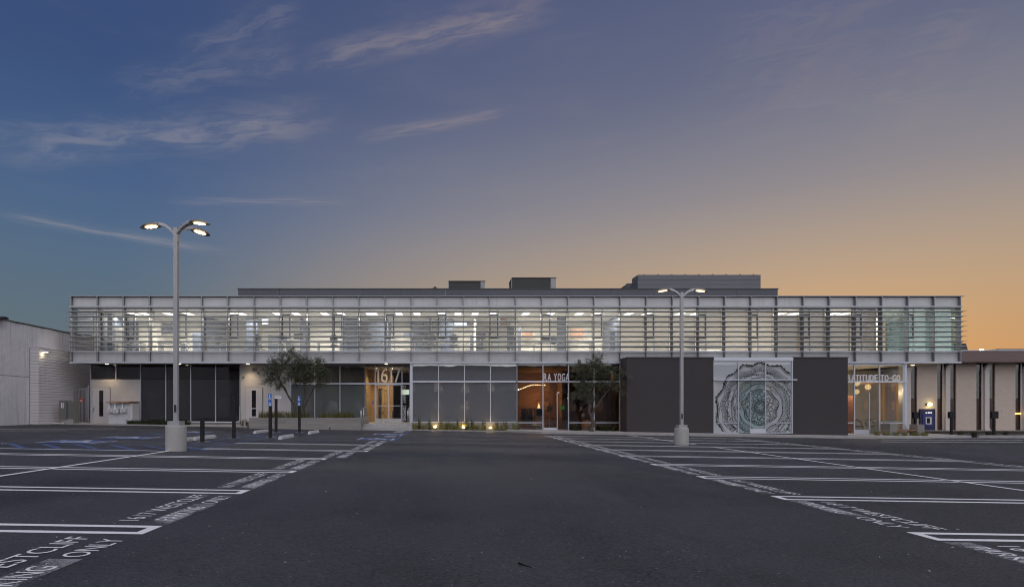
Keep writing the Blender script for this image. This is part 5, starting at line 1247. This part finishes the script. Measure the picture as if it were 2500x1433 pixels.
l = bpy.data.lights.new('figurine_lamp', 'POINT'); l.energy = 130; l.color = (1, .48, .16); l.shadow_soft_size = .1
lo = bpy.data.objects.new('figurine_lamp', l); COL.objects.link(lo); lo.parent = e; lo.location = (.1, .8, .7)
e = empty('string_lights', (PX(1285, 38), 38, 3.0), 'string of small warm bulbs under the yoga shop ceiling', 'string lights')
wire = []
for i in range(12):
    q = i/11; u = 1266+(1330-1266)*q; v = 951-(951-939)*min(1, q*1.9)+max(0, q-.55)*1.5; p = (PX(u, 37.2+q), 37.2+q, PZ(v, 37.2+q)); wire.append(p)
    MB().sphere(p, .022+.014*(i == 0), 8, 6).build('bulb', M_bulb, e, True)
MB().tube([(a, b, c+.03) for a, b, c in wire], .005, 4).build('wire', M_black, e)
e = empty('clothes_rack', (PX(1287, 38), 38, fz), 'rack of dark clothes at the left of the yoga shop', 'clothes rack')
MB().tube([(PX(1272, 38), 38, fz), (PX(1272, 38), 38, fz+1.5), (PX(1302, 38), 38, fz+1.5), (PX(1302, 38), 38, fz)], .015, 6).build('frame', M_steel, e)
for i in range(6):
    x = PX(1275+i*4.6, 38); hh = ro.uniform(.75, 1.05)
    MB().hexa([(x-.05, 37.85, fz+1.42-hh), (x+.06, 37.8, fz+1.42-hh), (x+.06, 38.2, fz+1.42-hh), (x-.05, 38.2, fz+1.42-hh), (x-.02, 37.9, fz+1.42), (x+.03, 37.9, fz+1.42), (x+.03, 38.1, fz+1.42), (x-.02, 38.1, fz+1.42)]).build('garment', ro.choice((M_chair, M_black, M_copper, M_shrub)), e)
xg = PX(1373, YS+.1); e = empty('shopping_bag', (xg, YS+.2, PZ(999, YS)), 'bright green bag poster hung inside the yoga shop glass', 'bag')
box('bag_body', M_green, e, PX(1368, YS+.1), PX(1379, YS+.1), YS+.12, YS+.16, PZ(999, YS+.1), PZ(991.5, YS+.1))
for u in (1369, 1376): box('strap', M_green, e, PX(u, YS+.1), PX(u+2.2, YS+.1), YS+.13, YS+.15, PZ(991.4, YS+.1), PZ(987.5, YS+.1))
for nm, u0, u1, v0, v1, y, mm, lab, cat in (('shop_poster', 1335, 1349, 991, 1003, 38.5, M_slate, 'blue grey poster on an easel inside the yoga shop', 'poster'),
        ('framed_picture', 1416, 1422, 993, 1001, 40.3, M_shade, 'small framed picture on the brown shop wall', 'picture'), ('wall_panel', 1494, 1505, 981, 1016, 39.8, M_wood, 'tall orange-brown panel at the right of the yoga shop', 'panel'),
        ('note_board', 1420, 1427, 1009, 1016, 37.5, M_shade, 'small pale notice behind the yoga shop tree', 'notice')):
    e = empty(nm, (PX((u0+u1)/2, y), y, fz), lab, cat)
    box('board', mm, e, PX(u0, y), PX(u1, y), y, y+.04, PZ(v1, y), PZ(v0, y)); fr = MB(); zz0, zz1 = PZ(v1, y), PZ(v0, y)
    fr.box(PX(u0, y)-.03, PX(u1, y)+.03, y-.01, y+.05, zz1+.001, zz1+.035); fr.box(PX(u0, y)-.03, PX(u1, y)+.03, y-.01, y+.05, zz0-.035, zz0-.001); fr.build('frame', M_copper, e)
    if nm in ('shop_poster', 'note_board'): MB().tube([(PX((u0+u1)/2, y), y+.08, fz), (PX((u0+u1)/2, y), y+.06, zz0)], .015, 6).build('stand', M_steel, e)
xo = PX(1433, 36.8); e = tag(MB().sphere((xo, 36.8, fz+.36), .36, 20, 14).build('exercise_ball', M_orange, None, True), 'orange exercise ball on the yoga shop floor behind the trunk', 'ball')
xt = PX(1307, 36.2); e = empty('stool_table', (xt, 36.2, fz), 'low pale curved stool near the yoga shop window', 'stool')
MB().sphere((xt, 36.2, fz+.38), .38, 14, 6, (1, .8, .16)).build('seat', M_teal, e, True)
for a in (-.25, .25): MB().tube([(xt+a, 36.2, fz), (xt+a*.8, 36.2, fz+.36)], .03, 6).build('leg', M_teal, e)
for x, y, en in ((PX(1420, 38), 38.5, 10), (PX(1500, 38), 38.8, 14)):
    dl_ = MB().cyl(x, y, 3.685, 3.699, .07).build('fill_downlight', M_down, B)
    l = bpy.data.lights.new('shop_fill_spot', 'SPOT'); l.energy = en*5; l.color = (1, .55, .25); l.spot_size = R(100); l.spot_blend = .8; l.shadow_soft_size = .06  # spots and their discs added to warm up the yoga shop
    lo = bpy.data.objects.new('shop_fill_spot', l); COL.objects.link(lo); lo.parent = dl_; lo.location = (0, 0, -.04)
# cafe contents
cz = GZ0-.02
for i, (u, v, y, r_) in enumerate(((2119, 944.5, 36.4, .165), (2092, 936, 36.6, .16), (2091, 956, 37.4, .16))):
    x, z = PX(u, y), PZ(v, y); e = empty('paper_lantern', (x, y, z), ('round glowing paper lantern at the centre of the cafe window', 'glowing paper lantern highest at the left of the cafe', 'lower glowing paper lantern at the left of the cafe')[i], 'lantern', 'paper lanterns in the cafe')
    MB().sphere((x, y, z), r_, 20, 14).build('shade', M_lantern, e, True); MB().tube([(x, y, z+r_), (x, y, 3.82)], .006, 4).build('cord', M_black, e)
    l = bpy.data.lights.new('lantern_lamp', 'POINT'); l.energy = 34; l.color = (1, .74, .45); l.shadow_soft_size = .2
    lo = bpy.data.objects.new('lantern_lamp', l); COL.objects.link(lo); lo.parent = e; lo.location = (0, 0, -.4)
for i, (u, y, mm) in enumerate(((2112, 36.2, M_steel), (2138, 36.6, M_teal), (2172, 36.4, M_teal))):
    x = PX(u, y); e = empty('cafe_table', (x, y, cz), ('cafe table by the door, left', 'cafe table in the middle of the cafe', 'pale cafe table at the right behind the bench')[i], 'table', 'cafe tables')
    box('table_top', mm, e, x-.42, x+.42, y-.35, y+.35, cz+.74, cz+.775)
    for a in (-.36, .36):
        for b in (-.3, .3): MB().tube([(x+a*1.05, y+b, cz), (x+a*.9, y+b, cz+.74)], .02, 6).build('leg', mm, e)
    MB().tube([(x-.36, y-.3, cz+.15), (x+.36, y-.3, cz+.65)], .014, 6).build('brace', mm, e)
for i, (u, y) in enumerate(((2098, 36.0), (2127, 37.0))):
    x = PX(u, y); e = empty('cafe_chair', (x, y, cz), ('dark round-backed cafe chair just inside the door', 'dark cafe chair behind the middle table')[i], 'chair', 'cafe chairs')
    MB().sphere((x, y, cz+.45), .24, 12, 6, (1, 1, .16)).build('seat', M_chair, e, True)
    MB().tube([(x-.24, y+.1, cz+.45), (x-.22, y+.2, cz+.75), (x, y+.24, cz+.88), (x+.22, y+.2, cz+.75), (x+.24, y+.1, cz+.45)], .03, 6).build('backrest', M_chair, e)
    for a in (-.2, .2):
        for b in (-.18, .18): MB().tube([(x+a, y+b, cz), (x+a*.8, y+b*.8, cz+.43)], .016, 6).build('leg', M_steel, e)

# ------------------------------------------------------------------ across the street, mirrored in the glass
M_mirror = pm('reflecting_window_glass', (.8, .8, .8), .12, 1.0, var=.02)
M_apt = pm('apartment_stucco', (.74, .69, .62), .9, var=.06)
A_ = empty('apartment_block', (4, -34, 0), 'tan apartment block across the street, mirrored in the frosted glass', 'building')
box('wall', M_apt, A_, -76, 88, -40, -34, -.7, 8.2); box('roof', M_fascia, A_, -76.6, 88.6, -40.6, -33.2, 8.202, 8.8)  # block stretched at both ends so the panes do not mirror the fill lamp
for i in range(34):
    x = -72+i*4.7
    for z in (1.0, 4.3):
        w_ = box('window', M_white, A_, x-.75, x+.75, -33.998, -33.93, z, z+1.7); box('pane', M_mirror, w_, x-.65, x+.65, -33.928, -33.92, z+.1, z+1.6)
def street_tree(x, y, h, r, label, seed):
    rn = random.Random(seed); e = empty('street_tree', (x, y, gz(x)), label, 'tree', 'trees across the street')
    MB().tube([(x, y, gz(x)), (x+.15, y, h*.4), (x, y+.1, h*.75)], [.28, .2, .08], 8).build('trunk', M_bark, e, True)
    m = MB()
    for _ in range(2600):
        d = Vector((rn.gauss(0, 1), rn.gauss(0, 1), rn.gauss(0, 1))).normalized()*rn.random()**.4
        p = Vector((x+d.x*r*rn.uniform(.7, 1.1), y+d.y*r, h*.66+d.z*h*.36)); a = Vector((rn.gauss(0, 1), rn.gauss(0, 1), rn.gauss(0, 1))).normalized(); b = a.cross(Vector((rn.gauss(0, 1), rn.gauss(0, 1), rn.gauss(0, 1)))).normalized()
        m.add([p-a*.2, p+b*.1, p+a*.2, p-b*.1], [(0, 1, 2, 3)])
    m.build('crown', M_pine, e)
street_tree(66.5, -20, 19, 3.4, 'tall dark tree mirrored in the right end windows', 1)
street_tree(33, -24, 9.5, 4.0, 'broad dark tree mirrored beside the cafe', 2)
street_tree(-14, -26, 9.0, 4.2, 'broad dark tree mirrored in the dark panes', 3)
street_tree(-30, -24, 11, 3.6, 'tall dark tree mirrored at the service bay', 6)

# ------------------------------------------------------------------ litter on the asphalt
tw = MB().tube([(PX(1268, 4.6), 4.62, gz(.6)+.012), (PX(1278, 4.55), 4.56, gz(.6)+.016), (PX(1300, 4.5), 4.5, gz(.6)+.008)], [.010, .006, .002], 6)
tag(tw.build('twig', M_black), 'small dark twig lying on the asphalt in the foreground', 'twig')
rl = random.Random(4); lt_ = MB()
for _ in range(90):
    y = rl.uniform(4.2, 22); x = rl.uniform(-.75, .9)*y; a = rl.uniform(0, 6.28); s = rl.uniform(.005, .016)*(2.0 if rl.random() < .12 else 1)
    lt_.add([(x-s*math.cos(a), y-s*math.sin(a), gz(x)+.014), (x+s*.4*math.sin(a), y-s*.4*math.cos(a), gz(x)+.018), (x+s*math.cos(a), y+s*math.sin(a), gz(x)+.014), (x-s*.4*math.sin(a), y+s*.4*math.cos(a), gz(x)+.022)], [(0, 1, 2, 3)])
tag(lt_.build('leaf_litter', M_stop), 'tiny pale leaf flecks scattered on the asphalt', None, None, 'stuff')
